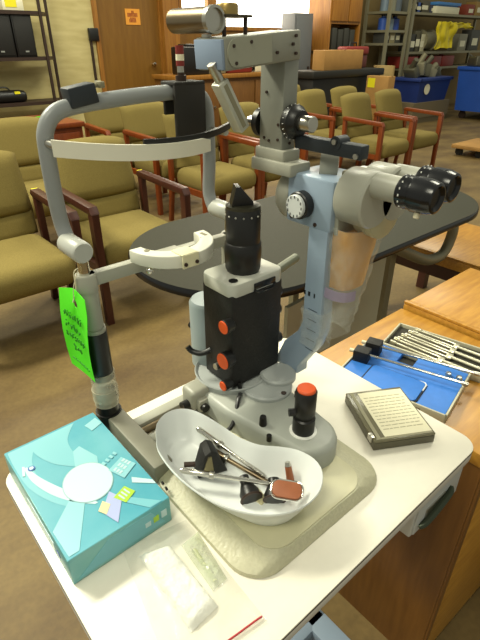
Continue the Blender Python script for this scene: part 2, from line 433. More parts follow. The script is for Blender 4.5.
for k in range(3):
    b = MB(); b.ball((xb-1.1-.16*k, 4.05+.1*(k % 2), .79), .045, (1, .8, .6)); tag(b.build('cloth_scrap', paper), ['white crumpled cloth on the wooden desk, right end of three', 'white crumpled cloth on the wooden desk, middle of three', 'white crumpled cloth on the wooden desk, left end of three'][k], 'cloth', 'crumpled cloths on the desk')

# ================================================================ wooden cabinets on the right
def cabinet(x0, x1, y0, y1, h, label, panel=True):
    t = thing('wooden_cabinet', label, 'cabinet', ((x0+x1)/2, (y0+y1)/2, 0), 'golden wooden cabinets')
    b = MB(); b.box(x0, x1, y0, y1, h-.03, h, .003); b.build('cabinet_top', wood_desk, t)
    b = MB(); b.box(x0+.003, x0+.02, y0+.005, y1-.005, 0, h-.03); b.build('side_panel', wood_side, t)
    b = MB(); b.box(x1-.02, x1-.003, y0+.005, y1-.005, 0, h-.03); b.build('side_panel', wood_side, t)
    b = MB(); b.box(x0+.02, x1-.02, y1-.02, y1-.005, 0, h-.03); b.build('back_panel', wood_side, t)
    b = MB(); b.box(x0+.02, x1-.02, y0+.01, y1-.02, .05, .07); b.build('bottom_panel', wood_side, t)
    return t
DZ = .72
cab = cabinet(.371, .745, -.222, .2, DZ, 'golden wooden cabinet beside the white table with the open blue case on it')
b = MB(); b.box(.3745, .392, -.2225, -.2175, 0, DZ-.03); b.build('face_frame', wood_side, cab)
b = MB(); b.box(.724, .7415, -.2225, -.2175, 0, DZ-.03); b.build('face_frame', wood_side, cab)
# its door stands open towards the camera
hx, hy = .397, -.204; a = math.radians(-2)
Md = Matrix.Translation((hx, hy, 0)) @ Matrix.Rotation(a, 4, 'Z')
b = MB(); b.box(0, .31, -.018, 0, .03, DZ-.06, .002, M=Md); dr = b.build('door', wood_desk, cab)
for z in (.12, .48):
    b = MB(); b.cyl((hx-.004, hy, z), (hx-.004, hy, z+.05), .005, seg=10); b.box(0, .03, -.001, .002, z, z+.05, M=Md); b.build('hinge', dark_metal, dr)
cab2 = cabinet(.752, 1.13, -.35, .2, DZ+.012, 'golden wooden cabinet behind the blue case, at the right edge')
b = MB(); b.box(.752, .765, -.35, .2, DZ+.012, DZ+.02, .002); b.build('edge_lip', wood_desk, cab2)
# long bench top further back
t = thing('wooden_workbench', 'long golden wooden bench beyond the grey round table, at the right edge', 'bench', (2.1, .2, 0))
b = MB(); b.box(1.82, 2.4, -.6, 1.02, .4, .45, .004); b.build('bench_top', wood_desk, t)
b = MB(); b.box(1.82, 1.84, -.6, 1.02, .45, .46, .003); b.build('edge_lip', wood_desk, t)
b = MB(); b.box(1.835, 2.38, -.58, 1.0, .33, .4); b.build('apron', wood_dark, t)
for sx_, sy_ in ((1.87, -.55), (2.34, -.55), (1.87, .96), (2.34, .96)):
    b = MB(); b.box(sx_-.025, sx_+.025, sy_-.025, sy_+.025, 0, .33); b.build('leg', wood_dark, t)

# ================================================================ grey oval table
TZ2 = .76
x0, x1, y0, y1 = .275, 1.9, .42, 1.14
t = thing('oval_table', 'grey oval table with black edge and tubular legs behind the instrument', 'table', ((x0+x1)/2, (y0+y1)/2, 0))
b = MB(); b.prism(rrect(x0+.004, x1-.004, y0+.004, y1-.004, .352, 16), TZ2-.004, TZ2+.001); b.prism(rrect(x0+.02, x1-.02, y0+.02, y1-.02, .34, 16), TZ2-.03, TZ2-.003); b.build('table_top', lamin_grey, t)
b = MB(); loops = []
for dz, ins in ((-.032, .012), (-.024, .0), (-.006, 0), (0, .004), (0, .012), (-.028, .02)):
    loops.append([(x, y, TZ2+dz) for x, y in rrect(x0+ins, x1-ins, y0+ins, y1-ins, .356-ins, 16)])
loops.append(loops[0]); b.loft(loops, cap=False); b.build('edge_band', black_gloss, t)
pc = (.478, .79)
b = MB(); b.cyl((pc[0], pc[1], .03), (pc[0], pc[1], TZ2-.03), .022); b.build('column', chrome, t)
b = MB(); b.box(pc[0]-.1, pc[0]+.1, pc[1]-.05, pc[1]+.05, TZ2-.05, TZ2-.03, .004); b.build('mounting_plate', steel, t)
b = MB(); b.cyl((pc[0]-.02, pc[1]-.04, .5), (pc[0]-.02, pc[1]+.03, .5), .012); b.build('clamp_knob', black, t)
b = MB(); b.box(pc[0]-.25, pc[0]+.25, pc[1]-.025, pc[1]+.025, .0, .035, .01); b.box(pc[0]-.025, pc[0]+.025, pc[1]-.25, pc[1]+.25, 0, .035, .01); b.build('foot', black, t)
b = MB(); b.prism([(1.2, .0), (1.24, 0), (1.24, TZ2-.03), (1.2, TZ2-.03)], -.56, -.53, M=MXZ()); b.build('leg', grey_metal, t)
b = MB(); b.prism([(1.2, .0), (1.24, 0), (1.24, TZ2-.03), (1.2, TZ2-.03)], -1.05, -1.02, M=MXZ()); b.build('leg', grey_metal, t)
b = MB(); b.box(1.17, 1.27, .5, 1.08, 0, .03, .005); b.build('foot_bar', dark_metal, t)
pts = [(1.6, .52, TZ2-.035), (1.6, .5, .68), (1.595, .5, .626), (1.57, .5, .585), (1.52, .5, .568), (1.413, .5, .585), (1.244, .5, .663), (1.12, .5, TZ2-.032)]
b = MB(); b.tube(pts, .022, 14, smooth=6); b.build('tubular_rail', grey_metal, t)
b = MB(); b.prism([(.64, .18), (1.17, .18), (1.17, .66), (.64, .62)], -.545, -.53, M=MXZ()); b.build('modesty_panel', mat('sage grey panel', '#c4c2a8', .5), t)

# ================================================================ instrument table
t = thing('instrument_table', 'white laminate instrument table the microscope stands on', 'table', (0, 0, 0))
HX, HY = .303, .219
b = MB(); b.prism(rrect(-HX, HX, -HY, HY, .03), T-.022, T-.0035, .002, m=edge_white); b.prism(rrect(-HX-.0004, HX+.0004, -HY-.0004, HY+.0004, .03), T-.0045, T-.0025, m=edge_dark); b.prism(rrect(-HX, HX, -HY, HY, .03), T-.0027, T, .0006, m=white_top)
b.build('table_top', edge_white, t)
b = MB(); b.box(-.05, .07, -.06, .06, .1, T-.022, .01); b.build('column', light_grey, t)
b = MB(); b.box(-.25, .25, -.03, .03, .06, .11, .01); b.box(-.25, -.19, -.19, .19, .06, .11, .01); b.box(.19, .25, -.19, .19, .06, .11, .01); b.build('base', blue_grey, t)
for sx_ in (-.22, .22):
    for sy_ in (-.17, .17):
        b = MB(); b.cyl((sx_-.012, sy_, .03), (sx_+.012, sy_, .03), .03, seg=20); b.cyl((sx_, sy_, .045), (sx_, sy_, .07), .008, seg=10); b.build('caster', black, t)
# drawer
b = MB(); b.box(.148, .288, -.2085, 0.0, T-.108, T-.022, .003); dr = b.build('drawer', mat('white drawer front', '#cfd0cc', .4), t)
b = MB(); b.box(.153, .284, -.2115, -.208, T-.103, T-.03, .002); b.build('front_plate', mat('pale blue grey plate', '#c2c6c6', .4), dr)
b = MB(); b.tube([(.165, -.211, T-.09), (.172, -.2155, T-.087), (.19, -.217, T-.082), (.225, -.217, T-.073), (.243, -.2155, T-.069), (.25, -.211, T-.067)], .0062, 10, smooth=5, flat=.8); b.build('handle', mat('dark green grey metal', '#3d4436', .35, .6), dr)
b = MB(); b.box(.178, .232, -.2135, -.2115, T-.094, T-.062, M=None); b.build('label_holder', steel, dr)

# ================================================================ SLIT LAMP
sl = thing('slit_lamp_microscope', 'grey slit lamp eye microscope with headrest frame on the white table', 'microscope', (0, .02, T))
def P(name, mb, m=None, par=None, ang=38): return mb.build(name, m, sl if par is None else par, ang)
# --- base plate with sloping sides
b = MB()
def rr3(x0, x1, y0, y1, r, z): return [(x, y, z) for x, y in rrect(x0, x1, y0, y1, r, 8)]
b.loft([rr3(-.137, .134, -.163, .075, .045, T+.001), rr3(-.136, .132, -.162, .075, .045, T+.006), rr3(-.1, .092, -.158, .073, .035, T+.021)][:2]+[rr3(-.102, .092, -.156, .073, .036, T+.020)])
bp = P('base_plate', b, ham)
b = MB(); b.prism(rrect(-.101, .09, -.154, .07, .035, 8), T+.0195, T+.0215, .0008); P('top_panel', b, cream_plate, bp)
for px, py in ((-.1365, .03), (-.1365, .024)):
    pass
for sx_ in (-1, 1):
    b = MB(); b.box(sx_*.121-.0155, sx_*.121+.0155, .05, .222, T+.001, T+.032, .003)
    P('side_arm', b, mat('dull grey base arm', '#8f8c7c', .5, noise_amt=.08, scale=40))
b = MB(); b.box(-.108, .108, .152, .172, T+.006, T+.024, .002); b.box(-.108, .108, .108, .126, T+.006, T+.022, .002); P('guide_rail', b, light_grey)
b = MB(); b.cyl((-.106, .139, T+.02), (.106, .139, T+.02), .0065); P('axle', b, brass_steel)
for k in (0, 1):
    b = MB(); b.cyl((-.1375, .03-.009*k, T+.02-.003*k), (-.1355, .03-.009*k, T+.02-.003*k), .003, seg=10); P('screw', b, black, bp)
# --- sliding carriage
b = MB()
def hump(z, g=0):
    pts = []
    for i in range(13):
        a = PI+PI*i/12; pts.append((.066+(.044-g)*math.cos(a), -.056+(.046-g)*math.sin(a)))
    pts += [(.122-g, .05), (.12-g, .12), (.1, .165-g), (.02, .165-g), (-.002+g, .14), (.0+g, .06)]
    return [(x, y, z) for x, y in pts]
b.loft([hump(T+.0215), hump(T+.048), hump(T+.055, .003), hump(T+.058, .009)])
car = P('carriage', b, mat('grey carriage enamel', '#a7aaa2', .4, noise_amt=.05, scale=30), ang=50)
b = MB(); b.box(-.022, .016, .112, .148, T+.03, T+.068, .008, 3); b.box(-.016, .008, .102, .116, T+.03, T+.055, .005); P('wheel_cover', b, light_grey, car)
b = MB(); b.cyl((-.034, .128, T+.04), (-.02, .128, T+.04), .008); b.cyl((-.008, .096, T+.042), (-.008, .104, T+.042), .007); P('clamp_screw', b, black, car)
b = MB(); b.lathe([(.058, 0), (.062, .002), (.064, .012), (.0625, .014), (.06, .012), (.058, .009), (0, .009)], (.072, .128, T+.056), seg=44); P('curved_guard', b, mat('pale carriage grey', '#a6aaa8', .38), car)
b = MB(); b.lathe([(.043, 0), (.043, .007), (.04, .01), (.0, .01)], (.092, .06, T+.056), seg=36); b.lathe([(.031, 0), (.031, .006), (.028, .009), (0, .009)], (.12, .062, T+.065), seg=36); P('swivel_disc', b, mat('pale carriage grey', '#a6aaa8', .38))
b = MB(); b.lathe([(.0045, 0), (.0045, .001), (0, .001)], (.094, .022, T+.066), seg=10); b.lathe([(.003, 0), (.003, .014), (0, .014)], (.11, .009, T+.055), seg=10); P('disc_screw', b, dark_metal)
# --- joystick
b = MB(); b.lathe([(.0205, 0), (.0205, .002), (.018, .003), (.0, .003)], (.06, -.053, T+.0575), seg=28); P('joystick_collar', b, white_plastic)
jd = Vector((0.004, .0, 1)).normalized()
b = MB(); b.lathe([(.0165, 0), (.0165, .024), (.014, .026), (.014, .03), (.0155, .032), (.0155, .072), (.014, .074), (0, .074)], (.06, -.053, T+.0605), jd, 26); js = P('joystick', b, black)
b = MB(); b.lathe([(.0135, 0), (.0135, .003), (.012, .0045), (0, .0045)], (.0603, -.053, T+.134), jd, 26); P('orange_cap', b, orange_knob, js)
b = MB(); b.cyl((.04, -.04, T+.096), (.05, -.047, T+.096), .006, seg=12); P('side_button', b, black, js)
b = MB(); b.lathe([(.006, 0), (.0052, .014), (.0045, .016), (0, .016)], (.024, -.004, T+.058), seg=14); b.lathe([(.004, 0), (.004, .01), (0, .01)], (.012, -.03, T+.052), seg=12); P('lock_pin', b, black)
# --- illumination column box
BX = (.037, .141, .082, .155)
b = MB(); b.box(BX[0], BX[1], BX[2], BX[3], T+.068, T+.236, .003); ib = P('column_housing', b, black_matt)
b = MB(); b.prism(rrect(BX[0]-.002, BX[1]+.002, BX[2]-.002, BX[3]+.002, .014, 5), T+.232, T+.254, .003); cp = P('column_cap', b, mat('warm white enamel', '#bfbfb4', .4))
b = MB(); b.box(.078, .122, BX[2]-.004, BX[2]+.002, T+.236, T+.246, .001); b.tube([(.078, BX[2]-.003, T+.236), (.085, BX[2]-.005, T+.231), (.115, BX[2]-.005, T+.231), (.122, BX[2]-.003, T+.236)], .002, 8); P('scale_window', b, black_gloss, cp)
b = MB(); b.lathe([(.007, 0), (.007, .001), (0, .001)], (.05, .095, T+.254), seg=14); P('cap_screw', b, black, cp)
for vy, z, r, ln in ((.084, .19, .0115, .015), (.086, .128, .0145, .016), (.088, .078, .009, .015)):
    b = MB(); b.cyl((BX[0]+.001, vy, T+z), (BX[0]-ln, vy, T+z), r*.86, r, ch=.001); kn = P('knob', b, black)
    b = MB(); b.cyl((BX[0]-ln, vy, T+z), (BX[0]-ln-.0025, vy, T+z), r*.93, ch=.001); P('orange_disc', b, orange_knob, kn)
b = MB(); b.cyl((BX[0], .116, T+.098), (BX[0]-.01, .116, T+.098), .006, ch=.001); P('steel_button', b, steel)
for vy, z in ((.11, .2), (.11, .165), (.105, .11)):
    b = MB(); b.cyl((BX[1]-.001, vy, T+z), (BX[1]+.022, vy, T+z), .011, ch=.002); P('side_knob', b, black)
b = MB(); b.cyl((.141, .14, T+.205), (.26, .165, T+.212), .0085); P('fixation_rod', b, mat('dark sage rod', '#6f725f', .4))
# pale reflector behind the housing
b = MB(); b.lathe([(.034, .055), (.034, .176), (.03, .182), (0, .182)], (.072, .187, T), seg=28); P('lamp_house', b, mat('pale blue enamel', '#98a3a6', .35))
b = MB(); b.tube([(.04, .142, T+.114), (.026, .15, T+.108), (.016, .163, T+.11), (.012, .17, T+.118)], .005, 10, smooth=4); P('release_lever', b, black)
# lamp barrel with prism
b = MB(); b.lathe([(.025, 0), (.0275, .006), (.0285, .03), (.0278, .045), (.0262, .047), (.0262, .096), (.024, .099), (0, .099)], (.089, .118, T+.254), seg=36); lb = P('lamp_barrel', b, black)
b = MB()
for k in range(14):
    a = 2*PI*k/14; b.ball((.089+.0262*math.cos(a), .118+.0262*math.sin(a), T+.343), .0016, seg=8)
P('scale_marks', b, steel, lb)
b = MB(); b.lathe([(.0255, 0), (.0255, .004), (.02, .006), (0, .006)], (.089, .118, T+.352), seg=30); P('barrel_rim', b, mat('dark olive metal', '#3f3d30', .35, .5), lb)
b = MB(); b.prism([(-.017, 0), (.015, 0), (.015, .006), (-.004, .028), (-.01, .028)], -.01, .012, .001, M=Matrix.Translation((.086, .118, T+.357)) @ Matrix.Rotation(-.5, 4, 'Z') @ MXZ()); P('prism_head', b, black, lb)
# cable
b = MB(); b.tube([(.05, .081, T+.075), (.046, .074, T+.06), (.03, .06, T+.064), (.0, .04, T+.04), (-.02, .05, T+.027), (-.03, .07, T+.026)], .0035, 8, smooth=6); P('lamp_cable', b, black)
# --- microscope arm
arm = [(.095, .066), (.092, .085), (.078, .118), (.05, .15), (.041, .172), (.042, .33), (.006, .33), (.004, .165), (.014, .13), (.036, .095), (.045, .08), (.045, .066)]
b = MB(); b.prism([(y, z+T) for y, z in arm], .148, .176, .003, M=MYZ()); ar = P('microscope_arm', b, blue_grey)
b = MB()
for k, (dy, w_) in enumerate(((.034, .003), (.027, .004), (.02, .002))): b.box(.1472, .1482, .038-.0095*k, .038-.0095*k+w_, T+.222, T+.229)
for k in range(5): b.box(.1474, .148, .012, .03, T+.2-.018*k, T+.2005-.018*k)
P('scale_marks', b, black, ar)
# --- microscope body
b = MB(); b.box(.148, .222, .003, .088, T+.328, T+.4, .004); bd = P('microscope_body', b, blue_grey)
b = MB(); b.cyl((.148, .053, T+.36), (.133, .053, T+.36), .0195, ch=.0015); kn = P('magnification_knob', b, black)
b = MB(); b.cyl((.133, .053, T+.36), (.127, .053, T+.36), .0165, ch=.001); dd = P('white_dial', b, mat('dial grey white', '#cfd2d0', .4), kn)
b = MB()
for k in range(12):
    a = 2*PI*k/12; b.box(.1264, .1272, .053+.0135*math.cos(a)-.0006, .053+.0135*math.cos(a)+.0006, T+.36+.0135*math.sin(a)-.0018, T+.36+.0135*math.sin(a)+.0018)
P('dial_marks', b, black, dd)
b = MB(); b.cyl((.149, .076, T+.337), (.1465, .076, T+.337), .0035, seg=12); b.cyl((.149, .03, T+.335), (.1465, .03, T+.335), .003, seg=12); P('body_screw', b, dark_metal, bd)
b = MB(); b.lathe([(.038, 0), (.04, .004), (.04, .02), (.036, .027), (.028, .028), (.026, .024), (0, .024)], (.185, .086, T+.36), (0, 1, 0), 36); P('objective_housing', b, light_grey)
# binocular head
b = MB(); b.box(.156, .224, -.004, .004, T+.325, T+.405, .003); P('head_plate', b, light_grey)
DR = ((.178, .38), (.226, .38)); off = ((-.006, .022), (.006, .022))
for k, ((du, dz), (ou, oz)) in enumerate(zip(DR, off)):
    b = MB(); b.lathe([(.036, 0), (.0375, .002), (.0375, .042), (.035, .045), (0, .045)], (du, -.002, T+dz), (0, -1, 0), 40); P('prism_drum', b, mat('warm light grey', '#a8a79a', .34))
    c0 = Vector((du+ou, -.046+.012*k, T+dz+oz))
    b = MB(); b.cyl(c0, c0+Vector((0, -.042, 0)), .0165, seg=32, ch=.001); tb = P('eyepiece_tube', b, mat('warm light grey', '#a8a79a', .34))
    e0 = c0+Vector((0, -.037, 0))
    b = MB(); b.lathe([(.018, 0), (.0202, .002), (.0202, .012), (.0192, .014), (.0192, .017), (.0212, .019), (.0212, .035), (.02, .041), (.018, .047), (.015, .048), (.0115, .044), (0, .044)], e0, (0, -1, 0), 36); ep = P('eyepiece', b, black_gloss)
    b = MB()
    for j in range(16):
        a = 2*PI*j/16; b.box(-.0003, .0003, -.0012, .0003, -.0013, .0013, M=Matrix.Translation(e0+Vector((.0203*math.cos(a), -.007, .0203*math.sin(a)))))
    P('diopter_marks', b, white_plastic, ep)
    b = MB(); b.cyl(e0+Vector((-.008, -.03, -.018)), e0+Vector((-.01, -.03, -.0255)), .0036, seg=12, ch=.0008); P('lock_screw', b, mat('ivory plastic', '#dcd3b4', .4), ep)
b = MB(); b.lathe([(.034, 0), (.035, .002), (.035, .03), (.032, .032), (0, .032)], (.205, -.014, T+.357), (0, -1, 0), 36); hk = P('head_collar', b, mat('beige grey', '#b5ae8e', .45))
b = MB(); b.prism([(0, 0), (.008, 0), (.004, .007)], -.0005, .0005, M=Matrix.Translation((.199, -.044, T+.335)) @ MXZ()); P('warning_triangle', b, yellow_s, hk)
b = MB(); b.lathe([(.007, 0), (.007, .006), (.005, .008), (0, .008)], (.185, .012, T+.4), seg=16); P('head_lock_screw', b, grey_metal)
# --- tower on the microscope
b = MB(); b.box(.136, .178, .072, .155, T+.394, T+.412, .003); b.box(.141, .176, .092, .152, T+.41, T+.427, .003); P('tower_mount', b, light_grey)
b = MB(); b.cyl((.185, .06, T+.405), (.2, .04, T+.405), .022); P('mount_bracket', b, light_grey)
b = MB(); b.box(.145, .172, .1, .147, T+.425, T+.556, .002); tw = P('tower', b, mat('tower grey', '#85867c', .4, noise_amt=.06, scale=40))
b = MB()
for y, z in ((.1, .46), (.1, .44), (.128, .44), (.125, .5), (.118, .437)): b.cyl((.1455, y+.008, T+z), (.1435, y+.008, T+z), .002, seg=10)
for x, z in ((.156, .45), (.16, .435), (.156, .465)): b.cyl((x, .1005, T+z), (x, .0985, T+z), .002, seg=10)
P('tower_screws', b, dark_metal, tw)
b = MB(); b.cyl((.158, .146, T+.458), (.158, .165, T+.458), .008); b.lathe([(.02, 0), (.02, .01), (.017, .013), (0, .013)], (.158, .148, T+.458), (0, 1, 0), 30); P('drum_wheel', b, black)
b = MB(); b.lathe([(.0205, 0), (.0225, .003), (.0225, .012), (.018, .016), (.016, .022), (0, .022)], (.16, .1, T+.464), (0, -1, 0), 32); dw = P('measuring_drum', b, black)
b = MB()
for j in range(20):
    a = 2*PI*j/20; b.box(-.0004, .0004, -.0006, .0006, -.0014, .0014, M=Matrix.Translation((.16+.0226*math.cos(a), .092, T+.464+.0226*math.sin(a))) @ Matrix.Rotation(-a+PI/2, 4, 'Y'))
P('drum_marks', b, white_plastic, dw)
b = MB(); b.cyl((.16, .08, T+.464), (.16, .057, T+.464), .0105, ch=.001); P('steel_thumb_knob', b, steel, dw)
b = MB(); b.cyl((.158, .163, T+.457), (.158, .182, T+.457), .008, ch=.001); P('steel_tip', b, steel)
# lever bar
b = MB(); b.box(.158, .176, -.026, .088, T+.43, T+.448, .0025); lv = P('lever_bar', b, navy_black)
b = MB(); b.lathe([(.009, 0), (.009, .02), (.007, .022), (0, .022)], (.157, .015, T+.446), (1, 0, 0), 20); P('lever_pivot', b, navy_black, lv)
b = MB(); b.lathe([(.0035, 0), (.0035, .003), (0, .003)], (.1565, .015, T+.448), (-1, 0, 0), 12); P('lever_screw', b, steel, lv)
b = MB(); b.lathe([(.0035, 0), (.0035, .003), (0, .003)], (.1575, -.02, T+.435), (-1, 0, 0), 12); P('lever_screw', b, steel, lv)
# --- top beam
Mb = Matrix.Translation((.17, .098, T+.574)) @ Matrix.Rotation(math.radians(6), 4, 'Z') @ Matrix.Rotation(math.radians(-4), 4, 'Y')
b = MB(); b.box(-.14, .0, .0, .05, -.034, 0, .002, M=Mb); be = P('cross_beam', b, mat('beam grey', '#8f8e80', .38, noise_amt=.06, scale=40))
b = MB(); b.box(-.1445, -.1395, .002, .048, -.0325, -.0015, .001, M=Mb); P('end_plate', b, mat('slate blue enamel', '#8b9cb4', .4), be)
b = MB(); b.prism([(-.124+.014*math.cos(a), -.0165+.015*math.sin(a)) for a in [PI/2+PI*i/10 for i in range(11)]]+[(-.06, -.0315), (-.06, -.0015)], 0, .0015, M=Mb @ MXZ()); P('side_plate', b, mat('side plate grey', '#9c9b88', .35), be)
b = MB()
for x, z in ((-.128, -.009), (-.125, -.027), (-.098, -.007), (-.012, -.006), (-.012, -.026), (-.018, -.015), (-.05, -.022)): b.cyl(Mb @ Vector((x, .001, z)), Mb @ Vector((x, -.0028, z)), .002, seg=10)
P('beam_screws', b, dark_metal, be)
# brushed cylinder and bracket on the beam
cu = .033
b = MB(); b.cyl((cu, .106, T+.582), (cu, .184, T+.582), .0135, seg=36, ch=.001); cc = P('steel_cylinder', b, brass_steel)
b = MB(); b.lathe([(.0145, 0), (.0145, .007), (.0115, .0075), (.0115, .004), (0, .004)], (cu, .109, T+.582), (0, -1, 0), 36); P('cylinder_rim', b, steel, cc)
b = MB(); b.cyl((cu+.004, .125, T+.56), (cu+.004, .125, T+.568), .006); P('cylinder_stud', b, steel, cc)
b = MB(); b.box(.046, .088, .1, .13, T+.585, T+.588, .001); br = P('bracket_plate', b, mat('dark bronze metal', '#4e4634', .4, .6))
for x in (.05, .083):
    b = MB(); b.cyl((x, .108, T+.562), (x, .108, T+.586), .0025, seg=10); P('bracket_pin', b, dark_metal, br)
b = MB(); b.lathe([(.013, 0), (.013, .009), (.0115, .011), (0, .011)], (.06, .114, T+.588), seg=24); P('brass_knob', b, mat('aged brass', '#a58d57', .35, .9), br)
# hanging measuring arm
pa, pb = Vector((.026, .1, T+.535)), Vector((.068, .1, T+.468))
dv = (pb-pa).normalized()
b = MB(); b.cyl(pa+Vector((-.002, 0, .003)), pa+dv*.022, .006, seg=14); P('feeler_stem', b, steel)
Ma = Matrix.Translation(pa) @ Matrix(((dv.x, 0, -dv.z, 0), (0, 1, 0, 0), (dv.z, 0, dv.x, 0), (0, 0, 0, 1)))
b = MB(); b.box(.018, .085, -.009, .009, -.009, .007, .002, M=Ma); fa = P('feeler_arm', b, mat('aluminium grey', '#b6b5a6', .35, .2))
b = MB(); b.box(.022, .08, -.0095, -.0088, -.004, .002, M=Ma); P('arm_groove', b, grey_metal, fa)
# --- headrest
for sx_ in (-1, 1):
    u0 = -.126 if sx_ < 0 else .13
    y = .208
    if sx_ > 0: u0 = .137
    b = MB(); b.cyl((u0, y, T+.032), (u0, y, T+.075), .0185, .0165, seg=28); b.cyl((u0, y, T+.0), (u0, y, T+.034), .021, seg=28); b.cyl((u0, y, T+.1), (u0, y, T+.186), .0175, seg=28); P('post_grip', b, black)
    b = MB(); b.cyl((u0, y, T+.05), (u0, y, T+.112), .0195, seg=28); b.cyl((u0, y, T+.06), (u0, y, T+.08), .021, seg=28); P('tape_wrap', b, clear_tape)
    b = MB(); b.cyl((u0, y, T+.186), (u0, y, T+.262), .0145, seg=28); b.cyl((u0, y, T+.186), (u0, y, T+.192), .0165, seg=28); P('post', b, light_grey)
    b = MB(); b.lathe([(.0155, 0), (.0155, .022), (.0135, .025), (0, .025)], (u0, y, T+.254), seg=28); P('post_collar', b, light_grey)
    b = MB(); b.cyl((u0, y, T+.276), (u0, y, T+.312), .008); P('post_rod', b, chrome)
    b = MB(); b.lathe([(0, 0), (.013, 0), (.015, .003), (.015, .052), (.0135, .055), (0, .055)], (u0-.003, y-.016, T+.315), (0, 1, 0), 28); P('frame_clamp', b, mat('clamp grey', '#b3b4ac', .35))
b = MB()
pts = [(-.127, .245, T+.318), (-.128, .255, T+.34), (-.131, .252, T+.385), (-.131, .25, T+.44), (-.128, .25, T+.462), (-.115, .25, T+.48), (-.09, .25, T+.488), (-.03, .25, T+.493), (.03, .25, T+.496), (.09, .25, T+.496), (.115, .25, T+.49), (.128, .25, T+.47), (.13, .25, T+.43), (.13, .25, T+.385), (.13, .254, T+.34), (.13, .245, T+.318)]
b.tube(pts, .0105, 16, smooth=5); P('headrest_tube', b, grey_paint, ang=60)
b = MB(); b.box(-.124, .15, .199, .214, T+.26, T+.279, .0015); P('chin_bar', b, light_grey)
# forehead band
def band(s, t, z0, z1, o_=0):
    u = -.14+.275*s; yy = .203-.045*(1-(2*s-1)**2)+o_
    z = T+z0+(z1-z0)*t-.008*(1-(2*s-1)**2)-.011*s+.003
    return Vector((u, yy, z))
b = MB(); b.grid(lambda s, t: band(s*.76, t, .437, .4565-.004*max(0, s-.93)/.07), 30, 2, .004); fb = P('forehead_band', b, white_band, ang=60)
b = MB(); b.grid(lambda s, t: band(.37+.63*s, t, .4535, .4625, .005), 24, 2, .005); P('black_liner', b, black, fb, 60)
for u, zb_ in ((-.131, .449), (.13, .44)):
    b = MB(); b.cyl((u, .205, T+zb_), (u, .25, T+zb_), .005, seg=12); P('band_stud', b, steel, fb)
# black cover hanging on the top tube
b = MB(); b.box(.058, .112, .23, .237, T+.43, T+.508, .002); b.box(.058, .112, .23, .268, T+.505, T+.511, .002); b.box(.06, .11, .262, .268, T+.465, T+.508, .002); P('hanging_pad', b, mat('black brown rubber', '#1d1a15', .7))
b = MB(); b.cyl((.083, .25, T+.51), (.083, .25, T+.518), .008); b.cyl((.083, .25, T+.516), (.083, .25, T+.522), .005); ak = P('fixation_holder', b, dark_metal)
b = MB(); b.cyl((.083, .25, T+.522), (.083, .25, T+.53), .005, m=steel); b.cyl((.083, .25, T+.53), (.083, .25, T+.537), .006, m=red_m); b.cyl((.083, .25, T+.537), (.083, .25, T+.545), .006, m=paper); b.cyl((.083, .25, T+.545), (.083, .25, T+.556), .006, m=red_m); P('striped_sleeve', b, None, ak)
b = MB(); b.box(-.096, -.058, .234, .26, T+.489, T+.513, .002, M=Matrix.Translation((-.077, .247, T+.503)) @ Matrix.Rotation(math.radians(-9), 4, 'Y') @ Matrix.Translation((.077, -.247, -T-.503))); gb = P('clamp_block', b, navy_black)
b = MB(); b.cyl((-.06, .25, T+.51), (-.044, .25, T+.512), .003, seg=10); b.box(-.05, -.043, .24, .258, T+.508, T+.516, .0015); P('wing_screw', b, grey_metal, gb)
# chin rest
b = MB()
cx, cy = .004, .192
out = [(cx+.066*math.cos(a), cy+.072*math.sin(a)) for a in [PI+PI*i/20 for i in range(21)]]
inn = [(cx+.047*math.cos(a), cy+.047*math.sin(a)) for a in [2*PI-PI*i/20 for i in range(21)]]
b.prism(out+inn, T+.284, T+.303, .0015); cr = P('chin_rest', b, mat('ivory white plastic', '#dcdacb', .4), ang=50)
b = MB(); b.box(-.02, .007, .119, .148, T+.3025, T+.3045, .0005); b.box(-.02, .007, .1185, .121, T+.285, T+.3045); P('paper_pad', b, mat('cream tissue', '#ded7b2', .8), cr)
b = MB(); b.cyl((.045, .165, T+.303), (.045, .165, T+.3035), .001); b.box(.055, .06, .168, .182, T+.303, T+.3036); b.cyl((-.045, .172, T+.303), (-.045, .172, T+.304), .004, seg=12); P('chin_rest_marks', b, grey_metal, cr)
for x in (-.016, .003):
    b = MB(); b.cyl((x, .119, T+.291), (x, .1165, T+.291), .0028, seg=10); P('screw', b, dark_metal, cr)
b = MB(); b.cyl((-.05, .16, T+.285), (-.05, .16, T+.28), .003); b.ball((-.05, .16, T+.278), .0055); P('pin', b, chrome, cr)
b = MB(); b.box(-.03, .02, .17, .2, T+.268, T+.288, .002); P('chin_rest_support', b, light_grey)

# ================================================================ clear bag on the arm
t = thing('plastic_bag', 'clear plastic bag with amber upper part hanging around the microscope arm', 'bag', (.2, .0, T+.14))
def sec(z, hx, hy, cx, cy, wv, sd):
    L = []
    for i in range(48):
        a = 2*PI*i/48
        e = lambda v: math.copysign(abs(v)**.6, v)
        k = 1+wv*noise.noise(Vector((math.cos(a)*3, math.sin(a)*3, z*45+sd)))
        L.append((cx+hx*k*e(math.cos(a)), cy+hy*k*e(math.sin(a)), T+z))
    return L
b = MB(); b.loft([sec(.334-.007*i, .0385-.0009*i, .022, .196-.0006*i, -.008+.0004*i, .05, 0) for i in range(14)], cap=False); b.build('amber_wrapping', amber_bag, t, 60)
b = MB(); b.loft([sec(.338-.005*i, (.0445-.00065*i), .0285+(.0022*math.sin(i*2.1) if i > 22 else 0), (.196-.0004*i-.0006*max(0, i-20)), -.008+.0004*i, .14, 3) for i in range(36)], cap=False); b.build('clear_sleeve', clear_bag, t, 60)
